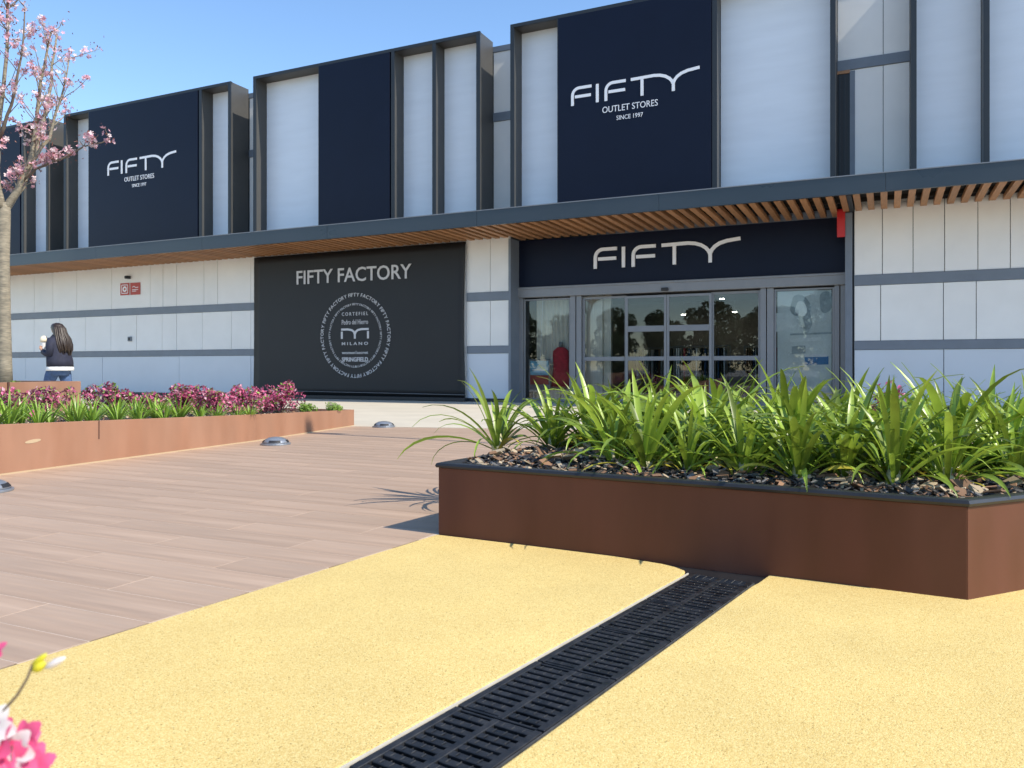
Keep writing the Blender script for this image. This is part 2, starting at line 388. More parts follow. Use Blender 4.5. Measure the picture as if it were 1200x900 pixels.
# bands and cladding panels of the lower wall
Zb = lambda px, a, b: (fz(px, b, WY), fz(px, a, WY))
B1 = (fz(570, 352.5, WY), fz(570, 342.5, WY)); B2 = (fz(570, 414, WY), fz(570, 405.5, WY))
def panels(xs, z0, z1, m):
    for a, c in zip(xs[:-1], xs[1:]):
        bb('panel', m, a + .006, c - .006, WY - rnd.uniform(0, .004), WY + GAP - .004, z0, z1, bevel=.004)
def segs(lst, lo, hi):
    out = [lo] + [v for v in lst if lo + .12 < v < hi - .12] + [hi]; return out
def seq(lo, hi, seed):
    r = random.Random(seed); x = lo; o = []
    while x < hi - 1.3: x += r.choice([.58, .62, .85, 1.17, 1.2]); o.append(x)
    return o
wl = fx(298.5, WY)
up = [fx(p, WY) for p in (40, 62, 90, 131, 176, 191, 207, 239, 255, 294)]
mi_ = [fx(p, WY) for p in (40, 70, 100, 130, 160, 190, 207, 237, 271, 294)]
lo_ = [fx(p, WY) for p in (30, 120, 210, 294)]
x12 = fx(12, WY)
panels(segs(seq(XL, x12, 1) + [x12] + up, XL, wl), B1[1] + .004, 3.99, M['white'])
panels(segs(seq(XL, x12, 2) + [x12] + mi_, XL, wl), B2[1] + .004, B1[0] - .004, M['white'])
panels(segs(seq(XL, x12, 3) + [x12] + lo_, XL, wl), .09, B2[0] - .004, M['plinth'])
bl, br = fx(546, WY), fx(598, WY)
panels([wl, bl], .09, 3.99, M['white'])
for z0, z1, m in ((B1[1] + .004, 3.99, M['white']), (B2[1] + .004, B1[0] - .004, M['white'])): panels([bl, fx(574.5, WY), br], z0, z1, m)
panels([bl, br], .09, B2[0] - .004, M['plinth'])
rl = fx(1001, WY)
panels(segs([fx(p, WY) for p in (1034, 1070, 1107, 1146, 1184)] + seq(fx(1184, WY), XR, 4), rl, XR), B1[1] + .004, 3.99, M['white'])
panels(segs([fx(p, WY) for p in (1032, 1105.5, 1144)] + seq(fx(1184, WY), XR, 5), rl, XR), B2[1] + .004, B1[0] - .004, M['white'])
panels(segs([fx(p, WY) for p in (1106,)] + seq(fx(1184, WY), XR, 6), rl, XR), .09, B2[0] - .004, M['plinth'])
for lo, hi in ((XL, wl), (bl + .01, br), (rl, XR)):
    for z0, z1 in (B1, B2):
        bb('band', M['band'], lo, hi, WY - .022, WY + GAP - .002, z0, z1, bevel=.004)
    bb('base_strip', M['frame'], lo, hi, WY - .012, WY + GAP - .003, -.1, .09)
# upper wall behind the frames: panels with a band, seen in the gaps
ub0, ub1 = fz(586, 142, WY), fz(586, 132, WY)
def upper(lo, hi, xs):
    for a, c in zip([lo] + xs, xs + [hi]):
        bb('panel', M['white'], a + .005, c - .005, WY - .004, WY + GAP - .004, 3.995, ub0 - .004, bevel=.004)
        bb('panel', M['white'], a + .005, c - .005, WY - .004, WY + GAP - .004, ub1 + .004, 8.295, bevel=.004)
    bb('band', M['band'], lo, hi, WY - .03, WY + GAP - .002, ub0, ub1, bevel=.004)
# ---- raised frames
PY = UY + .40                              # opal panel plane
TH = .09
def xat(px, Y=UY): return fx(px, Y)
def frame_module(x0, x1, posters, dividers):
    """x0..x1 outer edges; posters: navy slabs; dividers: front bars"""
    f = MB(); f.box(x0, x1, UY, WY - .035, ZTOP - .055, ZTOP)
    top = P(f.build('facade_frame', M['reveal'], bld))
    # dark front nosing
    e = MB(); e.box(x0 - .002, x1 + .002, UY - .012, UY + .05, ZTOP - .062, ZTOP + .012); e.build('header', M['frame'], top)
    bars = [(x0, x0 + TH), (x1 - TH, x1)] + [(d - TH / 2, d + TH / 2) for d in dividers]
    for a, c in bars:
        b = MB(); b.box(a, c, UY + .012, WY - .036, ZT - .25, ZTOP - .056); b.build('post', M['reveal'], top)
        b = MB(); b.box(a - .003, c + .003, UY - .010, UY + .016, ZT - .25, ZTOP - .063); b.build('nosing', M['frame'], top)
    cuts = sorted([x0 + TH, x1 - TH] + [v for d in dividers for v in (d - TH / 2, d + TH / 2)] + [v for p in posters for v in p])
    for a, c in zip(cuts[:-1], cuts[1:]):
        if c - a < .12 or any(abs(a - p[0]) < .01 for p in posters): continue
        b = MB(); b.box(a + .006, c - .006, PY, PY + .03, ZT - .2, ZTOP - .06); b.build('opal_panel', M['poly'], top)
        b = MB(); b.box(a + .002, c - .002, PY + .031, PY + .05, ZT - .25, ZTOP - .058); b.build('back_sheet', M['frame'], top)
    return top
X0 = [(xat(-175), xat(56.5)), (xat(75), xat(270.5)), (xat(297), xat(562.5)), (xat(598.3), xat(979)), (xat(1067.5), XR - .6)]
po0 = (xat(-150), xat(24)); po1 = (xat(104.5), xat(232)); po2 = (xat(374), xat(457)); po3 = (xat(654), xat(834))
frame_module(*X0[0], [po0], [xat(26.5)])
frame_module(*X0[1], [po1], [xat(235)])
frame_module(*X0[2], [po2], [xat(460.5), xat(508.8)])
frame_module(*X0[3], [po3], [xat(837.5)])
frame_module(*X0[4], [], [xat(1156), xat(1156) + 2.3, xat(1156) + 5.4, xat(1156) + 7.9])
upper(XL, X0[0][0], [XL + 2, XL + 4, XL + 6])
upper(X0[0][1], X0[1][0], []); upper(X0[1][1], X0[2][0], []); upper(X0[2][1], X0[3][0], []); upper(X0[3][1], X0[4][0], [fx(1035, WY)])
# louvred dark slot window in the right hand gap
sw = P(boxo('window', M['dark'], bld, fx(981, WY), fx(996, WY), WY - .006, WY + .03, 3.99, ub0 - .06))
boxo('frame', M['band'], sw, fx(996, WY) + .001, fx(1002, WY), WY - .04, WY + .03, 3.99, ub0 - .03)
boxo('frame', M['wood'], sw, fx(981, WY), fx(996, WY), WY - .03, WY + .03, ub0 - .06, ub0 - .001)
for k in range(3):
    xx = fx(983, WY) + k * .085; boxo('louvre', M['frame'], sw, xx, xx + .03, WY - .022, WY - .0065, 4.0, ub0 - .07)

# ------------------------------------------------------------------ lettering tools
def text_data(txt, off=0.0, ext=.002):
    c = bpy.data.curves.new('lettering', 'FONT'); c.body = txt; c.size = 1; c.extrude = 0; c.offset = off; c.resolution_u = 3
    o = bpy.data.objects.new('lettering', c); COL.objects.link(o)
    dg = bpy.context.evaluated_depsgraph_get(); me = bpy.data.meshes.new_from_object(o.evaluated_get(dg))
    vs = [v.co.copy() for v in me.vertices]; fs = [tuple(p.vertices) for p in me.polygons]
    bpy.data.objects.remove(o); bpy.data.curves.remove(c); bpy.data.meshes.remove(me)
    return vs, fs
def slab2d(mb, vs2, fs, y0, th):
    """flat faces in XZ with a real thickness (front at y0, back at y0+th)"""
    n = len(vs2)
    front = [(x, y0, z) for x, z in vs2]; back = [(x, y0 + th, z) for x, z in vs2]
    edges = {}
    for f in fs:
        for a, b in zip(f, f[1:] + f[:1]): edges[(a, b)] = edges.get((a, b), 0) + 1
    sides = [(b, a, n + a, n + b) for (a, b) in edges if (b, a) not in edges]
    mb.add(front + back, list(fs) + sides)
def put_text(mb, txt, xc, zc, width, height, y0, th, off=0.0):
    vs, fs = text_data(txt, off)
    xs = [v.x for v in vs]; ys = [v.y for v in vs]
    sx = width / (max(xs) - min(xs)); sz = height / (max(ys) - min(ys)) if height else sx
    mx, my = (max(xs) + min(xs)) / 2, (max(ys) + min(ys)) / 2
    slab2d(mb, [(xc + (v.x - mx) * sx, zc + (v.y - my) * sz) for v in vs], fs, y0, th)
def stroke(mb, pts, wdt, y0, th):
    pts = [Vector((p[0], p[1])) for p in pts]; L = []; Rr = []
    for i, p in enumerate(pts):
        if 0 < i < len(pts) - 1:
            d1 = (p - pts[i-1]).normalized(); d2 = (pts[i+1] - p).normalized(); d = (d1 + d2).normalized(); k = wdt / 2 / max(.4, d.dot(d1))
        else: d = (pts[min(i+1, len(pts)-1)] - pts[max(i-1, 0)]).normalized(); k = wdt / 2
        n = Vector((-d.y, d.x)); L.append(p + n * k); Rr.append(p - n * k)
    n = len(pts); vs = [tuple(v) for v in L + Rr]
    slab2d(mb, vs, [(i, n + i, n + i + 1, i + 1) for i in range(n - 1)], y0, th)
def arc(c, r, a0, a1, n=8): return [(c[0] + r[0] * math.cos(R(a0 + (a1 - a0) * i / n)), c[1] + r[1] * math.sin(R(a0 + (a1 - a0) * i / n))) for i in range(n + 1)]
def fifty(mb, x0, z0, unit, y0, th):
    S = lambda pts: [(x0 + p[0] * unit, z0 + p[1] * unit) for p in pts]
    W = .17 * unit
    for fxx in (0, 2.05):
        stroke(mb, S([(fxx + .09, 0)] + [(fxx + .09 + .42 * (1 - math.cos(R(a))), .58 + .42 * math.sin(R(a))) for a in range(0, 91, 15)] + [(fxx + 1.27, 1.0)]), W, y0, th)
        stroke(mb, S([(fxx + .24, .50), (fxx + 1.23, .50)]), W, y0 + .0006, th)
    stroke(mb, S([(1.62, 0), (1.62, 1.06)]), W, y0, th)
    stroke(mb, S([(3.62, 1.0), (4.95, 1.03), (5.3, .99), (5.6, .89), (5.83, .74), (5.97, .58), (6.05, .4)]), W, y0, th)
    stroke(mb, S([(4.27, 0), (4.27, .95)]), W, y0 + .0006, th)
    stroke(mb, S([(6.05, 0), (6.05, .45), (6.13, .62), (6.27, .78), (6.5, .92), (6.85, 1.02), (7.5, 1.09)]), W, y0 + .0009, th)

# ------------------------------------------------------------------ navy posters on the frames
def poster(rng, label, logo):
    x0, x1 = rng
    t = thing('navy_sign_panel', label, 'sign', ((x0 + x1) / 2, UY, ZT))
    def Q(o): o.matrix_parent_inverse = Matrix.Translation((-(x0 + x1) / 2, -UY, -ZT)); return o
    p = Q(boxo('board', M['navy'], t, x0 + .004, x1 - .004, UY - .016, PY - .01, ZT - .1, ZTOP - .064, bevel=.004))
    Q(boxo('edge_trim', M['frame'], t, x0 - .012, x0 + .0035, UY - .0165, PY - .012, ZT - .1, ZTOP - .066))
    if logo:
        xl, zc, unit = logo
        b = MB(); fifty(b, xl, zc, unit, UY - .022, .0058); Q(b.build('logo', M['letter'], t))
        b = MB(); put_text(b, 'OUTLET STORES', xl + 3.55 * unit, zc - .50 * unit, 3.25 * unit, .36 * unit, UY - .021, .0048); Q(b.build('lettering', M['letter'], t))
        b = MB(); put_text(b, 'SINCE 1997', xl + 3.55 * unit, zc - 1.06 * unit, 1.55 * unit, .25 * unit, UY - .021, .0048); Q(b.build('lettering', M['letter'], t))
poster(po0, 'navy panel behind the blossoming tree, on the frame at the far end', None)
poster(po1, 'tall navy panel with white FIFTY OUTLET STORES lettering above the red fire signs', (xat(126.5), fz(128, 206, UY), .371))
poster(po2, 'tall plain navy panel with no lettering above the dark hanging banner', None)
poster(po3, 'tall navy panel with white FIFTY OUTLET STORES lettering above the entrance', (xat(669.5), fz(671, 124.5, UY), .371))

# ------------------------------------------------------------------ canopy
can = thing('entrance_canopy', 'long slate grey metal canopy with timber slat underside over the pavement', 'canopy', (-8, CY, ZS))
def K(o): o.matrix_parent_inverse = Matrix.Translation((8, -CY, -ZS)); return o
xs = XL
while xs < XR + .3:
    xe = min(xs + 4.0, XR + .4)
    K(boxo('fascia', M['fascia'], can, xs + .002, xe - .002, CY, CY + .06, ZS - .002, ZT, bevel=.004)); xs += 4.0
K(boxo('flashing', M['alu'], can, XL, XR + .4, CY - .008, CY + .3, ZT + .001, ZT + .018))
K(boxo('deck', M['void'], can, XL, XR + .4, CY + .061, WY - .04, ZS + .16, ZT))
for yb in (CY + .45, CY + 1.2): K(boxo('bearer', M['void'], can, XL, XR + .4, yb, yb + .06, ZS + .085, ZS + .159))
SP = .224; xs = fx(1003, CY) - SP * round((fx(1003, CY) - XL) / SP)
sm1 = MB(); sm1.box(-.055, .055, 0, WY - CY - .085, 0, .085); slat_a = sm1.mesh('slat', M['wood'])
sm2 = MB(); sm2.box(-.055, .055, 0, EY - CY - .085, 0, .085); slat_b = sm2.mesh('slat', M['wood'])
xs = XL + .3; base = fx(1003, CY)
k0 = int((XL + .3 - base) / SP)
for k in range(k0, int((XR - base) / SP)):
    x = base + k * SP
    o = link('slat', slat_b if eL + .08 < x < eR - .08 else slat_a, can, (x, CY + .064, ZS + rnd.uniform(-.003, .003))); K(o)
K(boxo('soffit_divider', M['frame'], can, fx(998, WY) - .03, fx(998, WY) + .05, CY + .062, WY - .005, ZS - .01, ZS + .15))

# ------------------------------------------------------------------ dark banner FIFTY FACTORY
bx0, bx1 = fx(299.5, WY), fx(547, WY)
ban = thing('hanging_banner', 'large charcoal wall banner with pale FIFTY FACTORY heading and round emblem', 'banner', ((bx0 + bx1) / 2, WY, 0))
def Bq(o): o.matrix_parent_inverse = Matrix.Translation((-(bx0 + bx1) / 2, -WY, 0)); return o
b = MB(); nx, nz = 30, 20; zb0, zb1 = .10, 3.86
vs = []
for layer in (0, 1):
    for j in range(nz + 1):
        for i in range(nx + 1):
            fu, fv = i / nx, j / nz
            x = bx0 + (bx1 - bx0) * fu - (.05 * math.sin(math.pi * fv) if i == nx else 0)
            y = WY - .06 + (-.012 * math.sin(fu * math.pi) * math.sin(fv * math.pi)) - (1 - fv) ** 6 * .03 + layer * .012
            vs.append((x, y, zb0 + (zb1 - zb0) * fv))
n1 = (nx + 1) * (nz + 1); fs = []
idx = lambda l, i, j: l * n1 + j * (nx + 1) + i
for j in range(nz):
    for i in range(nx):
        fs.append((idx(0,i,j), idx(0,i+1,j), idx(0,i+1,j+1), idx(0,i,j+1))); fs.append((idx(1,i,j), idx(1,i,j+1), idx(1,i+1,j+1), idx(1,i+1,j)))
for j in range(nz):
    fs.append((idx(0,0,j), idx(0,0,j+1), idx(1,0,j+1), idx(1,0,j))); fs.append((idx(0,nx,j), idx(1,nx,j), idx(1,nx,j+1), idx(0,nx,j+1)))
for i in range(nx):
    fs.append((idx(0,i,0), idx(1,i,0), idx(1,i+1,0), idx(0,i+1,0))); fs.append((idx(0,i,nz), idx(0,i+1,nz), idx(1,i+1,nz), idx(1,i,nz)))
b.add(vs, fs); Bq(b.build('sheet', M['char'], ban, smooth=True))
b = MB(); b.tube([(bx0, WY - .13, .21), (bx1, WY - .125, .17)], .008, 6); Bq(b.build('tension_wire', M['alu'], ban))
b = MB(); b.box(bx0 - .02, bx1 + .03, WY - .16, WY - .014, .012, .10); Bq(b.build('bottom_bar', M['dark'], ban, bevel=.008))
b = MB(); b.tube([(bx1 + .02, WY - .05, .1), (bx1 + .005, WY - .05, 3.8)], .012, 6); Bq(b.build('side_cord', M['alu'], ban))
YB = WY - .0835
def bf(px, py): return fx(px, YB), fz(px, py, YB)
l0, lz0 = bf(347.5, 333); l1, lz1 = bf(482, 310)
zmid = (fz(415, 331, YB) + fz(415, 312, YB)) / 2
b = MB(); put_text(b, 'FIFTY FACTORY', (l0 + l1) / 2, zmid, l1 - l0, .37, YB, .01, off=.010); Bq(b.build('heading', M['letter2'], ban))
ccx, ccz = bf(416, 393); ccx = (fx(373, YB) + fx(460.5, YB)) / 2
rad = fz(416, 345, YB) - ccz - .005
chars = {c: text_data(c, .005) for c in 'FIFTYACOR'}
def adv(c):
    if c == ' ': return .32
    v = chars[c][0]; return max(p.x for p in v) - min(p.x for p in v) + .11
def ring(r, size, rep, y0, rot):
    b = MB(); txt = ('FIFTY FACTORY ' * rep); total = sum(adv(c) for c in txt); k = 2 * math.pi / total; pos = 0
    for c in txt:
        a_ = adv(c)
        if c != ' ':
            vs, fs = chars[c]; mx = (max(p.x for p in vs) + min(p.x for p in vs)) / 2
            th = math.pi / 2 + rot - (pos + a_ / 2) * k; ex = (math.cos(th - math.pi / 2), math.sin(th - math.pi / 2)); er = (math.cos(th), math.sin(th))
            sx = k * r
            slab2d(b, [(ccx + er[0] * (r + (p.y - .35) * size) + ex[0] * (p.x - mx) * sx, ccz + er[1] * (r + (p.y - .35) * size) + ex[1] * (p.x - mx) * sx) for p in vs], fs, y0, .008)
        pos += a_
    return b
tag(Bq(ring(rad, .13, 6, YB, .2).build('emblem_ring', M['letter2'], ban)), kind='stuff')
tag(Bq(ring(rad * .765, .08, 8, YB, .1).build('emblem_ring', M['letter2'], ban)), kind='stuff')
u_ = rad
def eml(txt, dz, wd, hh, off=0.0, nm='emblem_lettering'):
    b = MB(); put_text(b, txt, ccx, ccz + dz * u_, wd * u_, hh * u_, YB, .008, off); Bq(b.build(nm, M['letter2'], ban))
eml('C O R T E F I E L', .53, .78, .085, .004); eml('Pedro del Hierro', .33, .78, .12, -.004)
eml('M I L A N O', -.20, .78, .075, .012); eml('women\'secret', -.42, .78, .075, .01); eml('SPRINGFIELD', -.59, .78, .11, .022)
b = MB(); k = u_; hw = .39
def EM(pts): return [(ccx + p[0] * k, ccz + p[1] * k) for p in pts]
stroke(b, EM([(-hw, -.08), (-hw, .10)]), .055 * k, YB, .008); stroke(b, EM([(hw, -.08), (hw, .10)]), .055 * k, YB, .008)
stroke(b, EM([(0, -.08), (0, .04)]), .055 * k, YB + .0008, .008)
stroke(b, EM([(-hw - .02, .15)] + [(-.2, .15), (-.09, .13), (-.03, .09), (0, .02)]), .05 * k, YB + .0004, .008)
stroke(b, EM([(hw + .02, .15)] + [(.2, .15), (.09, .13), (.03, .09), (0, .02)]), .05 * k, YB + .0006, .008)
Bq(b.build('emblem_monogram', M['letter2'], ban))

# ------------------------------------------------------------------ entrance
s0x, s1x = fx(604.5, EY), fx(993, EY)
ent = thing('glazed_shopfront', 'grey framed glass shopfront with sliding doors below the navy FIFTY sign', 'shopfront', ((s0x + s1x) / 2, EY, 0))
def Eq(o): o.matrix_parent_inverse = Matrix.Translation((-(s0x + s1x) / 2, -EY, 0)); return o
# columns and return cheeks belong to the building
bb('column', M['band'], eL + .002, s0x + .05, WY - .03, EY + .10, -.1, 3.86, bevel=.006)
bb('column', M['band'], s1x - .02, eR - .002, WY - .03, EY + .10, -.1, 3.86, bevel=.006)
zs0 = (fz(606, 337, EY) + fz(992, 320, EY)) / 2
zbm = (fz(606, 350, EY) + fz(970, 334.5, EY)) / 2
sg = thing('entrance_sign', 'wide navy signboard with large white FIFTY letters over the shop doors', 'sign', ((s0x + s1x) / 2, EY, zs0))
def Sq(o): o.matrix_parent_inverse = Matrix.Translation((-(s0x + s1x) / 2, -EY, -zs0)); return o
Sq(boxo('board', M['navy'], sg, s0x + .052, s1x - .022, EY - .06, EY + .08, zs0 + .002, 3.86, bevel=.006))
b = MB(); lx = fx(695.5, EY - .1); un = (fx(868, EY - .1) - lx) / 7.52
fifty(b, lx, fz(697, 315, EY - .1), un, EY - .10, .037); Sq(b.build('logo', M['letter'], sg))
Eq(boxo('transom', M['alu'], ent, s0x + .052, s1x - .022, EY - .12, EY + .10, zbm, zs0 - .002, bevel=.01))
Eq(boxo('transom_rail', M['alu'], ent, s0x + .053, s1x - .023, EY - .15, EY + .05, zs0 - .055, zs0 - .01, bevel=.006))
Eq(boxo('threshold', M['alu'], ent, s0x + .052, s1x - .022, EY - .06, EY + .10, -.1, .03, bevel=.004))
def post(p0, p1, y0=EY - .05, y1=EY + .09): Eq(boxo('mullion', M['alu'], ent, fx(p0, EY), fx(p1, EY), y0, y1, .03, zbm - .001, bevel=.006))
post(606.8, 613.5); post(669, 675); post(676, 681.8, EY - .04, EY + .08); post(891.5, 898); post(899, 907, EY - .04, EY + .08); post(978, 984); post(985, 991.5, EY - .04, EY + .08)
def pane(name, p0, p1, y, z0, z1, rails, fw=.055, m=None):
    xa, xb = fx(p0, EY), fx(p1, EY)
    d = Eq(MB_frame(xa, xb, y, z0, z1, fw).build(name, M['alu'], ent, bevel=.004))
    boxo('pane', m or M['glass'], d, xa + fw - .005, xb - fw + .005, y + .016, y + .024, z0 + fw - .005, z1 - fw + .005)
    for za, zc in rails: boxo('rail', M['alu'], d, xa + fw + .001, xb - fw - .001, y - .004, y + .036, za, zc, bevel=.003)
    return d
def MB_frame(xa, xb, y, z0, z1, fw):
    f = MB(); f.box(xa, xa + fw, y, y + .04, z0, z1); f.box(xb - fw, xb, y, y + .04, z0, z1)
    f.box(xa + fw, xb - fw, y, y + .04, z0, z0 + fw * 1.4); f.box(xa + fw, xb - fw, y, y + .04, z1 - fw, z1); return f
r_lo = (fz(790, 422.5, EY), fz(790, 417.5, EY)); r_hi = (fz(790, 388, EY), fz(790, 381, EY))
zd = zbm - .03
pane('display_window', 613.8, 668.8, EY, .04, zd, [], .04)
pane('fixed_leaf', 682, 734, EY + .045, .035, zd, [r_lo])
pane('sliding_door', 733, 781, EY - .005, .035, zd - .02, [r_lo, r_hi])
pane('sliding_door', 781.4, 834, EY - .005, .035, zd - .02, [r_lo, r_hi])
pane('fixed_leaf', 833, 891.3, EY + .045, .035, zd, [r_lo])
pane('display_window', 907.2, 977.8, EY, .04, zd, [], .04)
Eq(boxo('door_sensor', M['dark'], ent, fx(777, EY), fx(785, EY), EY - .19, EY - .121, zbm + .02, zbm + .09, bevel=.01))
# printed film on the inside of the right window: pale sheet with soft grey shapes
fxl, fxr = fx(908.5, EY) + .04, fx(977, EY) - .04
film = thing('window_poster', 'pale frosted poster with faint grey figure print behind right display window', 'poster', ((fxl + fxr) / 2, EY + .06, .05))
def Fq(o): o.matrix_parent_inverse = Matrix.Translation((-(fxl + fxr) / 2, -EY - .06, -.05)); return o
Fq(boxo('sheet', M['film'], film, fxl, fxr, EY + .036, EY + .040, .12, zd - .05))
def blob(name, m, pxs, y, th=.002):
    b = MB(); pl = [(fx(p[0], EY + .06), fz(p[0], p[1], EY + .06)) for p in pxs]; b.plate(pl[::-1], y, y + th); return Fq(b.build(name, m, film))
def ell(cx, cy, rx, ry, n=18, w=.1, s=0): return [(cx + rx * (1 + w * math.sin(3 * a + s)) * math.cos(a), cy + ry * (1 + w * math.sin(2 * a + s)) * math.sin(a)) for a in [2 * math.pi * i / n for i in range(n)]]
blob('print', M['film2'], ell(938, 359, 12, 14, s=.5), EY + .03250)
blob('print', M['film3'], ell(939, 362, 7, 9), EY + .03000)
blob('print', M['film2'], [(934, 366), (949, 364), (952, 380), (947, 391), (943, 390), (937, 379)], EY + .03180)
blob('print', M['film2'], ell(968, 354, 8, 14, s=2), EY + .03250)
blob('print', M['film3'], [(909.5, 367), (931, 366), (931, 386), (909.5, 389)], EY + .03300)
blob('print', M['film2'], [(926, 391), (976, 389), (976, 391.2), (926, 393.2)], EY + .03230)
blob('print', M['film3'], [(926, 397), (962, 395), (962, 399), (926, 401)], EY + .03270)
blob('print', M['film2'], [(928, 406), (944, 405), (944, 414), (928, 415)], EY + .03270)
blob('blue_strip', M['blue'], [(943, 418.5), (971, 417.5), (971, 427), (943, 428)], EY + .03260)
blob('white_strip', M['letter'], [(943, 415.4), (969, 414.6), (969, 418), (943, 418.6)], EY + .03210)
# shop interior (parts of the building)
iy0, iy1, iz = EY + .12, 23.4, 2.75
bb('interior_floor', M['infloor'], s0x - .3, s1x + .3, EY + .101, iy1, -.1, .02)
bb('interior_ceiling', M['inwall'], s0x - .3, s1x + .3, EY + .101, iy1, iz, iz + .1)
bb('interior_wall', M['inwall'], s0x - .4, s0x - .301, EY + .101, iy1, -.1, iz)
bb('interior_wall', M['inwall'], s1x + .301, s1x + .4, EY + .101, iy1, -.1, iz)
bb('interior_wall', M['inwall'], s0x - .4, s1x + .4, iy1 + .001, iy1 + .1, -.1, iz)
# drape, red garment and sale board in left display window
dx0, dx1 = fx(629, 17.86), fx(668, 17.86)
b = MB(); n = 24; pl = [(dx0 + (dx1 - dx0) * i / n, 17.86 + .03 * math.sin(i * 1.9)) for i in range(n + 1)]
b.prism(pl + [(p[0], p[1] + .012) for p in pl[::-1]], .05, 2.5); tag(b.build('display_drape', M['curtain']), 'pale drape hanging behind the red garment in left display window', 'drape')
gx = fx(657, 17.72)
gar = thing('dress_form', 'red sleeveless garment on a stand in the left display window', 'mannequin', (gx, 17.74, .02))
def ringz(cx, cy, rx, ry, z, n=16): return [(cx + rx * math.cos(2*math.pi*i/n), cy + ry * math.sin(2*math.pi*i/n), z) for i in range(n)]
b = MB(); b.loft([ringz(0,0,.25,.09,.35), ringz(0,0,.22,.085,.62), ringz(0,0,.20,.08,.85), ringz(0,0,.21,.085,1.08), ringz(0,0,.20,.08,1.2), ringz(0,0,.11,.08,1.27), ringz(0,0,.08,.07,1.29)]); b.build('garment', M['redcloth'], gar, smooth=True)
b = MB(); b.tube([(0,0,1.28),(0,0,1.40),(0,0,1.42)], [.05,.05,.03], 10); b.build('neck_block', M['alu'], gar, smooth=True)
b = MB(); b.tube([(0,0,.02),(0,0,.36)], .02, 8); b.tube([(0,0,0),(0,0,.025)], .085, 16); b.build('stand', M['alu'], gar)
hb = thing('sale_board', 'small blue and red printed board hung on a cord in left window', 'sign', (fx(632, EY + .07), EY + .085, .25))
bw = (fx(646, EY + .1) - fx(621, EY + .1)); zb = .8; ztop_ = fz(632, 421, EY + .1) - .25
boxo('frame', M['alu'], hb, -bw/2, bw/2, -.01, .01, .0, ztop_, bevel=.004)
boxo('print', M['cyan'], hb, -bw/2 + .04, bw/2 - .04, -.014, -.0105, ztop_ * .52, ztop_ - .04)
boxo('print', M['redsign'], hb, -bw/2 + .04, bw/2 - .04, -.014, -.0105, ztop_ * .22, ztop_ * .5)
boxo('print', M['film3'], hb, -bw/2 + .09, bw/2 - .13, -.017, -.0145, ztop_ * .63, ztop_ * .70)
b = MB(); b.tube([(.02,0,ztop_),(.09,0,2.3)], .009, 6); b.tube([(-.15,0,-.21),(-.15,0,.01)], .01, 6); b.tube([(.15,0,-.21),(.15,0,.01)], .01, 6); b.build('cord', M['letter'], hb)
# white pillar and clothes rails inside
pil = boxo('shop_pillar', M['curtain'], None, fx(683, 17.8), fx(706, 17.8), 17.8, 18.1, .02, iz - .001, bevel=.01); tag(pil, 'pale square pillar just inside the left fixed door leaf', 'pillar')
pc = boxo('timber_trim', M['curtain'], None, fx(707, 17.9), fx(716, 17.9), 17.9, 18.0, .02, iz - .002, bevel=.004); tag(pc, 'narrow cream upright beside the pale pillar inside the doors', 'trim')
def clothes_rail(x, y, w, label, seed):
    r = random.Random(seed); t = thing('clothes_rail', label, 'clothes rail', (x, y, .02), 'clothes rails inside the shop')
    b = MB(); b.tube([(-w/2,0,1.35),(w/2,0,1.35)], .014, 6); b.build('rail', M['alu'], t)
    for sx in (-w/2, w/2):
        b = MB(); b.tube([(sx,0,0),(sx,0,1.364)], .014, 6); b.tube([(sx,-.22,.012),(sx,.22,.012)], .012, 6); b.build('leg', M['alu'], t)
    xx = -w/2 + .08
    while xx < w/2 - .08:
        hgt = r.uniform(.65, .95); b = MB(); b.box(xx - .016, xx + .016, -.2, .2, 1.28 - hgt, 1.30)
        b.build('hanging_garment', r.choice([M['jacket'], M['redcloth'], M['char'], M['shirt'], M['jeans'], M['infloor'], M['chip_b']]), t, bevel=.012); xx += r.uniform(.05, .09)
clothes_rail(-4.3, 20.3, 1.6, 'clothes rail with mixed garments seen through the middle sliding doors', 1)
clothes_rail(-2.5, 20.9, 1.5, 'clothes rail with mixed garments seen through the right fixed leaf', 2)
clothes_rail(-5.7, 21.6, 1.3, 'clothes rail with mixed garments beside the cream upright', 3)
ctr = thing('shop_counter', 'low dark counter deep inside the shop behind the doors', 'counter', (-3.4, 22.5, .02))
boxo('body', M['infloor'], ctr, -1.1, 1.1, -.3, .3, 0, .92, bevel=.01); boxo('top', M['curtain'], ctr, -1.16, 1.16, -.34, .34, .921, .96, bevel=.008)
for px, py, lb in ((801, 368.5, 'small lit ceiling downlight seen through the middle sliding door'), (861, 365.5, 'small lit ceiling downlight seen through the right fixed leaf'), (846, 350, 'lit ceiling strip close behind the right fixed leaf')):
    z = iz - .06; u = U(px); t = (z - H) * F / (HOR - py); yy = (sn*u + cs) * t; xx = (cs*u - sn) * t
    if yy > 23: yy = 22.6; xx = fx(px, yy); z = fz(px, py, yy)
    la = thing('ceiling_downlight', lb, 'lamp', (xx, yy, z))
    b = MB(); b.tube([(0,0,0),(0,0,.05)], .075, 14); b.build('housing', M['alu'], la)
    b = MB(); b.tube([(0,0,-.012),(0,0,-.001)], .06, 14); b.build('lens', M['lamp'], la)
    b = MB(); b.tube([(0,0,.05),(0,0,iz - z)], .012, 6); b.build('drop_rod', M['alu'], la)
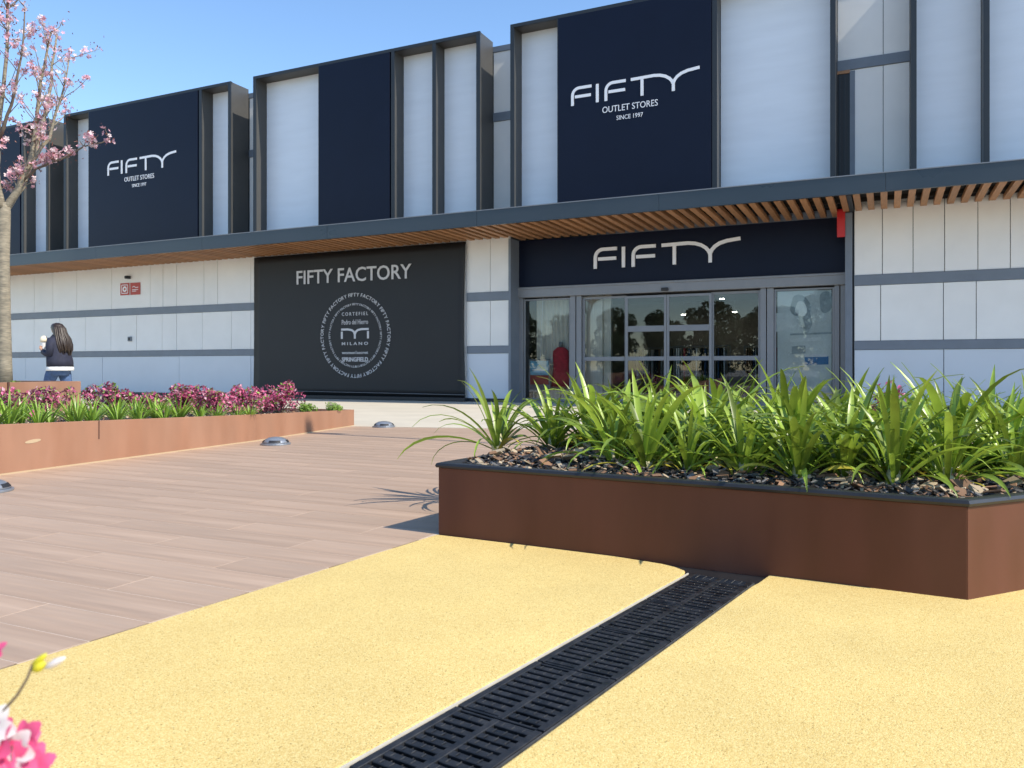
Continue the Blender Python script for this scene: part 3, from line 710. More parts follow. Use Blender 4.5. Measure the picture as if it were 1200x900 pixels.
# red projecting alarm box beside the sign
ra = thing('red_bell_box', 'red rounded box fixed at the top right corner of the entrance sign', 'alarm box', (fx(986, 17.1), 17.1, 3.38))
b = MB(); pr = [(-.16, 0), (-.17, .3), (-.15, .45), (.06, .45), (.12, .4), (.13, .16), (.06, .04)]
b.add([(-.075, p[0], p[1] * 1.25) for p in pr] + [(.075, p[0], p[1] * 1.25) for p in pr], [tuple(range(7)), tuple(range(13, 6, -1))] + [(i, 7 + i, 7 + (i+1) % 7, (i+1) % 7) for i in range(7)])
b.build('casing', M['red'], ra, bevel=.02, seg=3); boxo('bracket', M['alu'], ra, -.03, .03, .09, .35, .2, .26)

# fire signs and small boxes on the left wall
def wall_sign(p0, p1, y0, y1, label, kind):
    xa, xb = fx(p0, WY), fx(p1, WY); za, zb_ = fz((p0+p1)/2, y1, WY), fz((p0+p1)/2, y0, WY)
    t = thing('fire_sign', label, 'sign', ((xa+xb)/2, WY - .01, za)); w_, h_ = xb - xa, zb_ - za
    boxo('plate', M['redsign'], t, -w_/2, w_/2, -.008, .004, 0, h_, bevel=.002)
    b = MB()
    if kind == 0:
        fr = [(-.33*w_, .16*h_), (.33*w_, .16*h_), (.33*w_, .84*h_), (-.33*w_, .84*h_)]
        for i in range(4): stroke(b, [fr[i], ((fr[i][0]*.0+fr[(i+1)%4][0]), fr[(i+1)%4][1])], .022, -.0105 - i*.0002, .0022)
        stroke(b, [(.17*w_*math.cos(a), .5*h_ + .17*h_*math.sin(a)) for a in [2*math.pi*i/14 for i in range(15)]], .05, -.0105, .0022)
    else:
        stroke(b, [(-.3*w_, .62*h_), (-.1*w_, .7*h_), (.05*w_, .58*h_), (.32*w_, .62*h_)], .02, -.0105, .0022)
        stroke(b, [(-.3*w_, .42*h_), (.3*w_, .42*h_)], .018, -.0105, .0022); stroke(b, [(-.3*w_, .3*h_), (.1*w_, .3*h_)], .018, -.0105, .0022)
    b.build('symbol', M['letter'], t)
wall_sign(141.5, 152, 331.8, 346, 'red fire sign with white ring symbol on the white left wall', 0)
wall_sign(153.2, 164.8, 331.2, 345.4, 'red fire sign with white lines on the white left wall', 1)
cb = thing('wall_camera', 'tiny dark camera box just above the red fire signs', 'camera', (fx(152, WY), WY - .004, fz(152, 327, WY)))
boxo('housing', M['dark'], cb, -.06, .06, -.14, 0, 0, .09, bevel=.01); b = MB(); b.tube([(0,-.14,.045),(0,-.16,.045)], .03, 10); b.build('lens', M['dark'], cb)
cb = thing('wall_outlet', 'tiny dark outlet box on the white wall below the fire signs', 'outlet', (fx(153, WY), WY - .004, fz(153, 400, WY)))
boxo('housing', M['band'], cb, -.07, .07, -.05, 0, 0, .14, bevel=.01); boxo('flap', M['dark'], cb, -.04, .05, -.056, -.0505, .03, .11, bevel=.004)

# ------------------------------------------------------------------ right planter
pl = thing('brown_planter', 'large low brown planter with black rim at the end of the drain', 'planter', (0, 4.2, 0))
def Pq(o): o.matrix_parent_inverse = Matrix.Translation((0, -4.2, 0)); return o
corn = [A, B, C, D]; ctrp = (A + B + C + D) / 4
def inset(poly, d):
    out = []; n = len(poly)
    for i in range(n):
        p0, p1, p2 = poly[i-1], poly[i], poly[(i+1) % n]
        d1 = (p1 - p0).normalized(); d2 = (p2 - p1).normalized(); n1 = Vector((-d1.y, d1.x, 0)); n2 = Vector((-d2.y, d2.x, 0))
        bis = (n1 + n2).normalized(); out.append(p1 + bis * (d / max(.3, bis.dot(n1))))
    return out
def walls(poly, d0, d1, z0, z1, name, m, parent, Q, bevel=0, zf=None):
    po, pi = inset(poly, d0), inset(poly, d1); n = len(poly)
    for i in range(n):
        b = MB(); j = (i + 1) % n
        b.prism([pt2(po[i]), pt2(po[j]), pt2(pi[j]), pt2(pi[i])], z0, z1 if zf is None else [zf[i], zf[j], zf[j], zf[i]])
        Q(b.build(name, m, parent, bevel=bevel))
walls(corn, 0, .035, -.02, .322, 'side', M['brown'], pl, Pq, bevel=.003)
po, pi_ = inset(corn, -.008), inset(corn, .05)
b = MB(); prof = [(-.008, .323), (-.012, .333), (-.006, .344), (.006, .347), (.04, .345), (.048, .334), (.046, .323)]
rings = [[(p.x, p.y, z) for p in inset(corn, d)] for d, z in prof]
n = 4; vs = [p for r in rings for p in r]; fs = []
for i in range(len(rings)):
    for k in range(n): ii = (i + 1) % len(rings); fs.append((i*n+k, i*n+(k+1)%n, ii*n+(k+1)%n, ii*n+k))
b.add(vs, fs); Pq(b.build('rim', M['rim'], pl, smooth=False))
b = MB(); si = inset(corn, .036)
b.prism([pt2(p) for p in si], -.05, .285); sm_ = inset(corn, .17); n4 = 4
b.add([(p.x, p.y, .286) for p in si] + [(p.x, p.y, .322) for p in sm_], [(0,1,5,4),(1,2,6,5),(2,3,7,6),(3,0,4,7),(4,5,6,7)]); Pq(b.build('soil', M['soil'], pl))
def inpoly(x, y, poly):
    c = False; n = len(poly)
    for i in range(n):
        a, d_ = poly[i], poly[i-1]
        if (a.y > y) != (d_.y > y) and x < (d_.x - a.x) * (y - a.y) / (d_.y - a.y) + a.x: c = not c
    return c
def chips(polyin, zf, count, seed, size=(.010, .032), weights=(.45, .25, .15, .15)):
    r = random.Random(seed); mb = MB(); xs_ = [p.x for p in polyin]; ys_ = [p.y for p in polyin]; n = 0
    while n < count:
        x = r.uniform(min(xs_), max(xs_)); y = r.uniform(min(ys_), max(ys_))
        if not inpoly(x, y, polyin): continue
        n += 1; L_ = r.uniform(*size); W_ = L_ * r.uniform(.35, .8); T_ = L_ * r.uniform(.08, .2)
        rot = Euler((r.uniform(-.6, .6), r.uniform(-.6, .6), r.uniform(0, 6.28))).to_matrix(); c = Vector((x, y, zf(x, y) + r.uniform(0, .022)))
        k = r.random(); mi = 0 if k < weights[0] else 1 if k < weights[0]+weights[1] else 2 if k < sum(weights[:3]) else 3
        pts = [(-L_/2,-W_/2,-T_/2),(L_/2*.8,-W_/2,-T_/2),(L_/2,W_/2,-T_/2),(-L_/2,W_/2*.7,-T_/2),(-L_/2,-W_/2*.8,T_/2),(L_/2*.8,-W_/2,T_/2),(L_/2*.9,W_/2*.8,T_/2),(-L_/2*.9,W_/2*.7,T_/2)]
        mb.add([c + rot @ Vector(p) for p in pts], [(3,2,1,0),(4,5,6,7),(0,1,5,4),(1,2,6,5),(2,3,7,6),(3,0,4,7)], mi)
    return mb
soil_in = inset(corn, .055)
CH = [M['chip_d'], M['chip_g'], M['chip_b'], M['chip_p']]
front_band = [soil_in[0], soil_in[1], soil_in[1] + (C - B).normalized() * 1.3, soil_in[0] + Vector((.05, .75, 0))]
zsoil = lambda x, y: .292 + .042 * max(0, min(1, (y - 3.27) * 3.0))
mb = chips(front_band, zsoil, 6500, 3, (.012, .046), (.56, .12, .21, .11)); mb2 = chips(inset(corn, .17), lambda x, y: .325, 2500, 4, (.02, .045))
mb.add(mb2.v, mb2.f, 0); mb.m = mb.m[:-len(mb2.f)] + mb2.m
mb3 = chips(front_band, lambda x, y: zsoil(x, y) + .012, 260, 8, (.035, .085), (.0, .1, .4, .5))
mb.add(mb3.v, mb3.f, 0); mb.m = mb.m[:-len(mb3.f)] + mb3.m
o = mb.build('mulch', CH); tag(o, 'dark slate and bark mulch covering the soil in brown planter', 'mulch', kind='stuff')

# strap leaves: shared meshes, each leaf an object
def leaf_mesh(length, width, lean, curl, twist, mat_, segs_=9, fold=.28):
    """a keeled strap leaf rising from the origin and arching towards +X"""
    vs = []; fs = []; ang = lean; p = Vector((0, 0, 0)); st = length / segs_
    for i in range(segs_ + 1):
        f = i / segs_
        wd = width * (.55 + .45 * min(1, f * 3.2)) * (1 if f < .62 else max(.03, 1 - ((f - .62) / .38) ** 1.6)) * .5
        d = Vector((math.sin(ang), 0, math.cos(ang))); nrm = Vector((-math.cos(ang), 0, math.sin(ang))); tw = twist * f
        side = Vector((0, 1, 0)) * math.cos(tw) + nrm * math.sin(tw); nn = nrm * math.cos(tw) - Vector((0, 1, 0)) * math.sin(tw)
        fo = fold * (1 - .6 * f)
        vs += [p + side * wd + nn * wd * fo, p - nn * .0016, p - side * wd + nn * wd * fo]
        p = p + d * st; ang += curl * (.25 + 1.5 * f * f + .2) / segs_
    for i in range(segs_):
        a = i * 3; fs += [(a, a+1, a+4, a+3), (a+1, a+2, a+5, a+4)]
    m = MB(); m.add(vs, fs); return m.mesh('leaf', mat_, smooth=True)
lr = random.Random(21)
LV = {'in': [], 'mid': [], 'out': [], 'old': []}
for k in range(6):
    LV['in'].append(leaf_mesh(lr.uniform(.36, .46), lr.uniform(.020, .029), lr.uniform(.05, .3), lr.uniform(.5, 1.6), lr.uniform(-.5, .5), M['leaf']))
    LV['mid'].append(leaf_mesh(lr.uniform(.40, .52), lr.uniform(.022, .030), lr.uniform(.3, .7), lr.uniform(1.2, 2.5), lr.uniform(-.6, .6), M['leaf']))
    LV['out'].append(leaf_mesh(lr.uniform(.38, .48), lr.uniform(.020, .028), lr.uniform(.6, 1.05), lr.uniform(1.4, 2.6), lr.uniform(-.8, .8), M['leaf']))
for k in range(3): LV['old'].append(leaf_mesh(lr.uniform(.22, .34), .026, lr.uniform(.9, 1.2), lr.uniform(1.3, 1.9), lr.uniform(-1, 1), M['leaf_old']))
sb = MB(); sb.tube([(0,0,-.03),(0,0,.03),(0,0,.09)], [.026, .030, .018], 8); sheath_me = sb.mesh('leaf_base', M['sheath'], True)
def clump(x, y, z, label, group, n, seed, scale=1.0, spread=1.0):
    r = random.Random(seed); t = thing('strap_leaf_plant', label, 'plant', (x, y, z), group)
    link('leaf_base', sheath_me, t).scale = (1.2 * scale, 1.2 * scale, scale)
    fan = r.uniform(0, 6.28)
    n = int(n * 1.25)
    for i in range(n):
        f = (i + .5) / n
        kind = 'in' if f < .26 else 'mid' if f < .66 else 'out' if f < .93 else 'old'
        o = link('leaf', r.choice(LV[kind]), t)
        az = fan + i * 2.399 + r.uniform(-.35, .35)
        rad_ = .012 + .02 * f
        o.location = (math.cos(az) * rad_, math.sin(az) * rad_, .015 - .01 * f)
        o.rotation_euler = (r.uniform(-.1, .1), r.uniform(-.1, .12) * spread, az); sc = scale * r.uniform(.8, 1.28); o.scale = (sc, sc * r.uniform(.9, 1.15), sc)
    return t
GL_ = 'green strap-leaf plant crowded in the inner bed of brown planter behind the front row'
GG = 'strap-leaf plants in the inner bed of the brown planter'
clump(*gp(583, 531, .30)[:2], .318, 'lone green strap-leaf plant standing apart on a front corner of brown planter', None, 24, 107, 1.08)
fronts = [(648, 531, 26, 1.02), (692, 533, 30, 1.08), (728, 538, 24, 1.0), (775, 524, 24, .95), (820, 546, 24, .92), (868, 530, 24, .95), (925, 549, 32, 1.05), (985, 540, 26, .95), (1040, 552, 24, .92), (1112, 558, 34, 1.08), (1170, 540, 20, .9)]
pos = []
for i, (px, py, n, s_) in enumerate(fronts):
    q = gp(px, py, .31); pos.append((q.x, q.y)); clump(q.x, q.y, .325, 'green strap-leaf plant rooted in mulch close behind the front rim of brown planter', 'strap-leaf plants along the planter front', n, 200 + i, s_)
pr = random.Random(5); tries = 0; bed_in = inset(corn, .22)
while len(pos) < 88 and tries < 20000:
    tries += 1; x = pr.uniform(-1.8, 2.1); y = pr.uniform(3.55, 5.5)
    if not inpoly(x, y, bed_in): continue
    if x < -1.2 and y < 4.2: continue
    if min((x-a)**2 + (y-c)**2 for a, c in pos) < .195 ** 2: continue
    pos.append((x, y)); clump(x, y, .325, GL_, GG, 24 if y < 4.3 else 16, 300 + len(pos), pr.uniform(.72, 1.08))

# ------------------------------------------------------------------ left planter, tiered planter
l0_, l1_, l2_ = gp(-140, 584), gp(0, 557), gp(300, 517)
l3_ = gp(415, 499)
LPZ = lambda y: .381 + (y - 3.8) * (.227 - .381) / (9.19 - 3.8)
lc = [Vector((-5.93, 2.6, 0)), Vector((l1_.x, l1_.y, 0)), Vector((l2_.x, l2_.y, 0)), Vector((l3_.x, l3_.y, 0)), Vector((-9.25, 9.0, 0)), Vector((-9.25, 2.6, 0))]
lz = [LPZ(p.y) for p in lc]
lpn = thing('rust_planter', 'long low rust coloured planter with pink shrubs beside the plank paving', 'planter', (-7.6, 5.5, 0))
def Lq(o): o.matrix_parent_inverse = Matrix.Translation((7.6, -5.5, 0)); return o
walls(lc, 0, .03, -.02, 0, 'side', M['rust'], lpn, Lq, bevel=.003, zf=lz)
ins = inset(lc, .031)
b = MB(); b.prism([pt2(p) for p in ins], -.05, [z - .05 for z in lz]); Lq(b.build('soil', M['soil'], lpn))
b = MB(); oo = inset(lc, -.012); b.prism([pt2(oo[0]), pt2(oo[1]), pt2(oo[2]), pt2(oo[3]), pt2(lc[3]), pt2(lc[2]), pt2(lc[1]), pt2(lc[0])], -.02, .011); Lq(b.build('base_bead', M['caulk'], lpn))
# panel joint and a thin pale oval on the plaza side
def side_pt(px, out=.003):
    a, c = lc[1], lc[2]; u = U(px); rx, ry = cs*u - sn, sn*u + cs
    e = c - a; k = (a.x * ry - a.y * rx) / (e.y * rx - e.x * ry); p = a + e * k
    return p + Vector((e.y, -e.x, 0)).normalized() * out
j0, j1 = side_pt(115.2), side_pt(116.6)
b = MB(); b.prism([pt2(side_pt(115.2, .002)), pt2(side_pt(116.6, .002)), pt2(side_pt(116.6, -.02)), pt2(side_pt(115.2, -.02))][::-1], LPZ(4.6) - .16, LPZ(4.6) - .002); Lq(b.build('joint', M['rust_dark'], lpn))
q0, q1 = side_pt(29, .0025), side_pt(48, .0025)
dv = (q1 - q0); nv = Vector((dv.y, -dv.x, 0)).normalized(); b = MB(); n = 12
zz = .8 - (519 - HOR) / F * 6.1
rim_ = [(q0 + dv * (.5 + .5 * math.cos(2*math.pi*i/n)), zz + .014 * math.sin(2*math.pi*i/n) + .006 * math.cos(2*math.pi*i/n)) for i in range(n)]
b.add([(p.x, p.y, z) for p, z in rim_] + [((p - nv * .004).x, (p - nv * .004).y, z) for p, z in rim_], [tuple(range(n))] + [(i, n+i, n+(i+1)%n, (i+1)%n) for i in range(n)]); Lq(b.build('pale_oval', M['caulk'], lpn))
# tier
tier = thing('raised_tree_planter', 'taller rust coloured planter holding the blossoming tree trunk', 'planter', (-11, 5, 0))
def Tq(o): o.matrix_parent_inverse = Matrix.Translation((11, -5, 0)); return o
tc_ = [Vector((-9.3, 3.0, 0)), Vector((-9.3, 5.98, 0)), Vector((-9.3, 6.9, 0)), Vector((-13, 6.9, 0)), Vector((-13, 3.0, 0))]
walls(tc_, 0, .03, -.02, .64, 'side', M['rust'], tier, Tq, bevel=.003)
b = MB(); b.box(-9.302, -9.28, 5.955, 5.975, .3, .642); Tq(b.build('joint', M['rust_dark'], tier))
b = MB(); b.prism([pt2(p) for p in inset(tc_, .031)], -.05, .60); Tq(b.build('soil', M['soil'], tier))

# leaf card shrubs
def cards(centres, count, r, size, mats_w, seed, up=.3):
    rr = random.Random(seed); mb = MB()
    for _ in range(count):
        c, rx, ry, rz = rr.choice(centres)
        while True:
            v = Vector((rr.uniform(-1,1), rr.uniform(-1,1), rr.uniform(-1,1)))
            if v.length < 1: break
        v = v.normalized() * (v.length ** .45)
        p = Vector((c[0] + v.x * rx, c[1] + v.y * ry, c[2] + v.z * rz))
        if p.z < .01: p.z = .01 + rr.random() * .03
        s_ = rr.uniform(*size); rot = Euler((rr.uniform(-1.2, 1.2), rr.uniform(-1.2, 1.2), rr.uniform(0, 6.28))).to_matrix()
        k = rr.random(); mi = 0; acc = 0
        for i_, w_ in enumerate(mats_w):
            acc += w_
            if k <= acc: mi = i_; break
        mb.add([p + rot @ Vector(q) for q in ((-s_*.45, 0, 0), (0, -s_*.27, s_*.06), (s_*.55, 0, 0), (0, s_*.27, s_*.06))], [(0,1,2,3)], mi)
    return mb
def shrub(name, label, cat, x, y, z, w_, h_, n, size, mats_, weights, seed, group=None, spikes=4):
    rr = random.Random(seed); t = thing(name, label, cat, (x, y, z), group)
    cen = []; st = MB()
    for k in range(9):
        a = rr.uniform(0, 6.28); d_ = rr.uniform(0, .62) * w_; hz = rr.uniform(.35, .72) * h_
        cen.append(((math.cos(a)*d_, math.sin(a)*d_, hz), w_*.46, w_*.46, h_*.33)); st.tube([(0,0,-.03), (math.cos(a)*d_*.5, math.sin(a)*d_*.5, hz*.5), (math.cos(a)*d_, math.sin(a)*d_, hz)], [.010,.007,.004], 5)
    for k in range(spikes):
        a = rr.uniform(0, 6.28); d_ = rr.uniform(.1, .8) * w_; hz = rr.uniform(.8, 1.1) * h_
        cen.append(((math.cos(a)*d_, math.sin(a)*d_, hz*.9), .085, .085, h_*.24)); st.tube([(math.cos(a)*d_*.5, math.sin(a)*d_*.5, hz*.4), (math.cos(a)*d_, math.sin(a)*d_, hz)], [.006,.003], 5)
    st.build('stem', M['twig'], t); cards(cen, n, rr, size, weights, seed).build('foliage', mats_, t)
    return t
PK = [M['pink_leaf'], M['burg_leaf'], M['petal'], M['shrub']]
pinks = [(135, .30, .28, .30), (178, .34, .24, .34), (215, .28, .33, .38), (248, .36, .25, .5), (280, .32, .31, .6), (305, .36, .27, .6), (328, .32, .37, .55)]
for i, (px, w_, h_, pkr) in enumerate(pinks):
    yy = [6.2, 6.75, 7.2, 7.3, 7.7, 8.1, 8.35][i]; xx = fx(px, yy)
    xx = min(xx, -6.72)
    shrub('pink_shrub', 'bushy pink and burgundy leaved shrub in the long rust planter', 'shrub', xx, yy, LPZ(yy) - .05, w_, h_, 1050, (.03, .06), PK, (pkr, .72 - pkr, .14, .14), 40 + i, 'pink shrubs in the rust planter')
for i, (xx, yy) in enumerate(((-7.7, 5.0), (-8.2, 5.7), (-8.5, 6.6), (-8.2, 7.4), (-8.4, 8.2))):
    shrub('pink_shrub', 'bushy pink and burgundy leaved shrub in the long rust planter', 'shrub', xx, yy, LPZ(yy) - .05, .36, rnd.uniform(.22, .36), 800, (.03, .06), PK, (.34, .36, .12, .18), 60 + i, 'pink shrubs in the rust planter')
for i, (px, yy, w_, h_, lb) in enumerate(((357, 8.3, .17, .14, 'small round light green shrub next to the pink shrubs in planter'), (391, 8.75, .15, .13, 'small round green shrub at the planter end nearest the banner'))):
    shrub('green_shrub', lb, 'shrub', fx(px, yy), yy, LPZ(yy) - .05, w_, h_, 700, (.02, .035), [M['shrub'], M['leaf2']], (.6, .4), 80 + i, spikes=1)
# burgundy shrub behind the strap leaves at the right
shrub('burgundy_shrub', 'low burgundy and rose leaved shrub growing behind the strap-leaf plants', 'shrub', 1.15, 5.25, .29, .26, .42, 700, (.03, .05), PK, (.3, .55, .15), 90)
shrub('burgundy_shrub', 'small burgundy shrub among the strap-leaf plants facing the right display window', 'shrub', .02, 5.3, .29, .16, .36, 350, (.03, .05), PK, (.5, .3, .2), 91)
# small strap plants of the left planter: one foliage mesh each, shared between copies
def small_clump_mesh(seed):
    r = random.Random(seed); mb = MB()
    for i in range(34):
        az = r.uniform(0, 6.28); lean = r.uniform(.1, .9); ln = r.uniform(.26, .40); wd = r.uniform(.014, .022); ang = lean; p = Vector((math.cos(az)*.02, math.sin(az)*.02, 0)); sg_ = 6; vs = []
        curl = r.uniform(.6, 1.9); dirv = Vector((math.cos(az), math.sin(az), 0)); sd_ = Vector((-math.sin(az), math.cos(az), 0))
        for k in range(sg_ + 1):
            f = k / sg_; w2 = wd * (1 if f < .6 else max(.05, 1 - ((f-.6)/.4)**1.5)) * .5
            nn = dirv * -math.cos(ang) + Vector((0,0,math.sin(ang)))
            vs += [p + sd_*w2 + nn*w2*.3, p - sd_*w2 + nn*w2*.3]; p = p + (dirv*math.sin(ang) + Vector((0,0,math.cos(ang)))) * (ln/sg_); ang += curl*(.3+1.4*f*f)/sg_
        mb.add(vs, [(2*k, 2*k+1, 2*k+3, 2*k+2) for k in range(sg_)])
    return mb.mesh('foliage', M['leaf2'], smooth=True)
SCM = [small_clump_mesh(k) for k in range(4)]
for i in range(26):
    yy = 3.9 + (i % 13) * .24 + rnd.uniform(-.05, .05); xx = -6.32 - (i // 13) * .34 - rnd.uniform(0, .08)
    if i // 13 and (yy > 6.0): continue
    t = thing('green_strap_plant', 'bright green grassy plant along the sunlit edge of the long rust planter', 'plant', (xx, yy, LPZ(yy) - .05), 'grassy plants edging the rust planter')
    o = link('foliage', SCM[i % 4], t); o.rotation_euler = (0, 0, rnd.uniform(0, 6.28)); s_ = rnd.uniform(.65, .95) * (1 if yy < 6.0 else .7); o.scale = (s_, s_, s_)
soil_l = inset(lc, .06)
o = chips(soil_l, lambda x, y: LPZ(y) - .05, 2500, 9, (.02, .05), (.3, .2, .25, .25)).build('mulch', CH); tag(o, 'bark mulch covering the soil in the long rust planter', 'mulch', kind='stuff')
for i, (xx, yy) in enumerate(((-9.6, 5.6), (-9.7, 6.3), (-10.6, 6.6))):
    t = thing('low_tuft', 'small dry tuft at the foot of the blossoming tree', 'plant', (xx, yy, .60), 'tufts in the tree planter')
    o = link('foliage', SCM[i % 4], t); o.scale = (.35, .35, .2)

# ------------------------------------------------------------------ blossoming tree
tr = thing('blossom_tree', 'slender tree with pale pink blossom and red young leaves in raised planter', 'tree', (-10.2, 6.49, .60))
rv = Vector((cs, sn, 0)); fv = Vector((-sn, cs, 0)); r = random.Random(12)
def TL_(a, d_, z): return rv * a + fv * d_ + Vector((0, 0, z))
wood = MB(); limb_mb = []
Ztr = 2.2                                    # trunk fork above the tree base
trunk = MB(); trunk.tube([TL_(.0, 0, -.05), TL_(.01, 0, .25), TL_(.0, 0, .9), TL_(-.01, 0, 1.6), TL_(0, 0, Ztr), TL_(.01, 0, Ztr + .12)], [.105, .085, .078, .075, .078, .06], 14); trunk.build('trunk', M['bark'], tr, smooth=True)
limbs = [([(0,0,0),(.16,.02,.28),(.30,.05,.62),(.40,.04,1.15),(.46,.02,1.7),(.60,.0,2.3)], .042),
         ([(0,0,0),(-.05,-.08,.5),(.02,-.12,1.25),(.10,-.1,2.0),(.12,-.1,2.8),(.14,-.1,3.3)], .034),
         ([(0,0,0),(-.25,.05,.4),(-.5,.1,1.0),(-.7,.15,1.8),(-.8,.1,2.7)], .04),
         ([(0,0,0),(.05,.3,.4),(.12,.55,1.1),(.2,.7,1.9),(.22,.8,2.6)], .042),
         ([(0,0,0),(-.1,-.35,.45),(-.15,-.6,1.1),(-.1,-.8,2.0)], .042),
         ([(.22,.03,.40),(.42,.0,.56),(.72,-.02,.66),(1.02,-.03,.82),(1.36,-.02,.92)], .017),
         ([(.30,.05,.62),(.52,.08,.95),(.66,.1,1.45),(.78,.1,2.0)], .022),
         ([(0,-.1,.9),(.22,-.2,1.3),(.38,-.25,1.9),(.42,-.25,2.5)], .02),
         ([(-.3,.06,.55),(-.15,.0,.95),(-.08,.0,1.5)], .018)]
ends = []
def limb(pts, r0):
    pts = [Vector(p) for p in pts]; out = []
    for i in range(len(pts) - 1):
        for k in range(3):
            f = k / 3; out.append(pts[i].lerp(pts[i+1], f) + Vector((r.uniform(-.012,.012), r.uniform(-.012,.012), r.uniform(-.012,.012))) * (1 if i + k else 0))
    out.append(pts[-1]); n = len(out)
    wpts = [TL_(p.x, p.y, p.z + Ztr) for p in out]; rad_ = [r0 * (1 - .8 * i / (n - 1)) + .003 for i in range(n)]
    return wpts, rad_
bl_sites = []
for pts, r0 in limbs:
    wp, rd = limb(pts, r0); m_ = MB(); m_.tube(wp, rd, 7)
    n = len(wp); nt_ = int(n * (1.5 if r0 > .02 else 1.0))
    for k in range(nt_):
        i = r.randint(max(2, n // 5), n - 1); p = wp[i]
        d_ = (Vector((r.gauss(0, 1), r.gauss(0, 1), 0)).normalized() * r.uniform(.3, .9) + Vector((0, 0, r.uniform(.3, 1.1)))).normalized()
        ln = r.uniform(.16, .50) if r0 > .018 else r.uniform(.06, .16); tw = [p]
        for q in range(4): d_ = (d_ + Vector((r.gauss(0,.14), r.gauss(0,.14), .1))).normalized(); tw.append(tw[-1] + d_ * ln / 4)
        m_.tube(tw, [.007, .006, .005, .004, .0025], 5)
        for q in (2, 3, 4):
            if r.random() < .5: bl_sites.append(tw[q])
    bl_sites.append(wp[-1])
    for i in range(n // 2, n):
        if r.random() < .16: bl_sites.append(wp[i] + Vector((r.gauss(0,.02), r.gauss(0,.02), .02)))
    m_.build('branch', M['bark'] if r0 > .021 else M['twig'], tr, smooth=True)
bl = MB()
def flower(mb, c, s_, mi, rr):
    rot = Euler((rr.uniform(-1.3, 1.3), rr.uniform(-1.3, 1.3), rr.uniform(0, 6.28))).to_matrix()
    for k in range(5):
        a = k * 1.2566; ca, sa = math.cos(a), math.sin(a); ca2, sa2 = math.cos(a + .5), math.sin(a + .5); ca3, sa3 = math.cos(a - .5), math.sin(a - .5)
        mb.add([c, c + rot @ Vector((ca3*s_*.7, sa3*s_*.7, s_*.25)), c + rot @ Vector((ca*s_, sa*s_, s_*.4)), c + rot @ Vector((ca2*s_*.7, sa2*s_*.7, s_*.25))], [(0,1,2,3)], mi)
for c in bl_sites:
    for k in range(r.randint(3, 9)):
        flower(bl, c + Vector((r.gauss(0,.032), r.gauss(0,.032), r.gauss(0,.032))), r.uniform(.022, .042), 0 if r.random() < .6 else 1, r)
    for k in range(r.randint(4, 9)):
        q = c + Vector((r.gauss(0,.05), r.gauss(0,.05), r.gauss(0,.05))); s_ = r.uniform(.02, .045); rot = Euler((r.uniform(-1.5,1.5), r.uniform(-1.5,1.5), r.uniform(0,6.28))).to_matrix()
        bl.add([q + rot @ Vector(v) for v in ((0,0,0),(s_*.5,-s_*.25,0),(s_,0,.2*s_),(s_*.5,s_*.25,0))], [(0,1,2,3)], 2)
bl.build('crown', [M['petal'], M['petal_w'], M['young']], tr)

# ------------------------------------------------------------------ dome lights in the paving
def dome(px, py, label):
    q = gp(px, py); t = thing('ground_light', label, 'ground light', (q.x, q.y, 0), 'dome lights set on the plank paving')
    b = MB(); b.tube([(0,0,0),(0,0,.016),(0,0,.018)], [.155,.155,.145], 28); b.build('base_ring', M['dome'], t, bevel=.003)
    b = MB(); prof = [(.142, .018), (.128, .040), (.105, .060), (.075, .074), (.035, .081), (.004, .082)]
    b.loft([ringz(0, 0, a, a, z, 28) for a, z in prof]); b.build('dome', M['dome'], t, smooth=True)
    for k in range(4):
        a0 = YAW + k * math.pi / 2 + .2; b = MB(); vs = []
        for z, ro in ((.030, .1385), (.052, .1195)):
            for i in range(7):
                a = a0 + (i / 6 - .5) * .95; vs.append((math.cos(a)*ro, math.sin(a)*ro, z))
        for z, ro in ((.030, .125), (.052, .105)):
            for i in range(7):
                a = a0 + (i / 6 - .5) * .95; vs.append((math.cos(a)*ro, math.sin(a)*ro, z))
        b.add(vs, [(i, i+1, 8+i, 7+i) for i in range(6)] + [(14+i, 21+i, 22+i, 15+i) for i in range(6)] + [(7+i, 8+i, 22+i, 21+i) for i in range(6)] + [(i, 14+i, 15+i, i+1) for i in range(6)])
        b.build('window', M['dark'], t)
dome(323, 521, 'grey dome ground light on plank paving near the long rust planter')
dome(450, 500.5, 'grey dome ground light where plank paving meets the cream pavement')
dome(-16, 576, 'grey dome ground light close to the side of the grassy rust planter')

# ------------------------------------------------------------------ walking woman
pt = at(69, 481, 748.8 / 49.0)
ppl = thing('person', 'person with long dark hair in navy jacket and jeans walking past the white wall', 'person', (pt.x, pt.y, .006))
ppl.rotation_euler = (0, 0, math.pi + .25)       # local +X is the walking direction
def skin_mesh(verts, edges, radii, name, m, parent, root=0, sub=2):
    me = bpy.data.meshes.new(name); me.from_pydata(verts, edges, []); o = bpy.data.objects.new(name, me); COL.objects.link(o)
    sm = o.modifiers.new('skin', 'SKIN'); ss = o.modifiers.new('sub', 'SUBSURF'); ss.levels = sub; ss.render_levels = sub
    for i, r_ in enumerate(radii):
        sv = me.skin_vertices[0].data[i]; sv.radius = (r_, r_) if not isinstance(r_, tuple) else r_; sv.use_root = (i == root)
    dg = bpy.context.evaluated_depsgraph_get(); m2 = bpy.data.meshes.new_from_object(o.evaluated_get(dg)); bpy.data.objects.remove(o)
    m2.materials.clear(); m2.materials.append(m); m2.polygons.foreach_set('use_smooth', [True] * len(m2.polygons))
    return link(name, m2, parent)
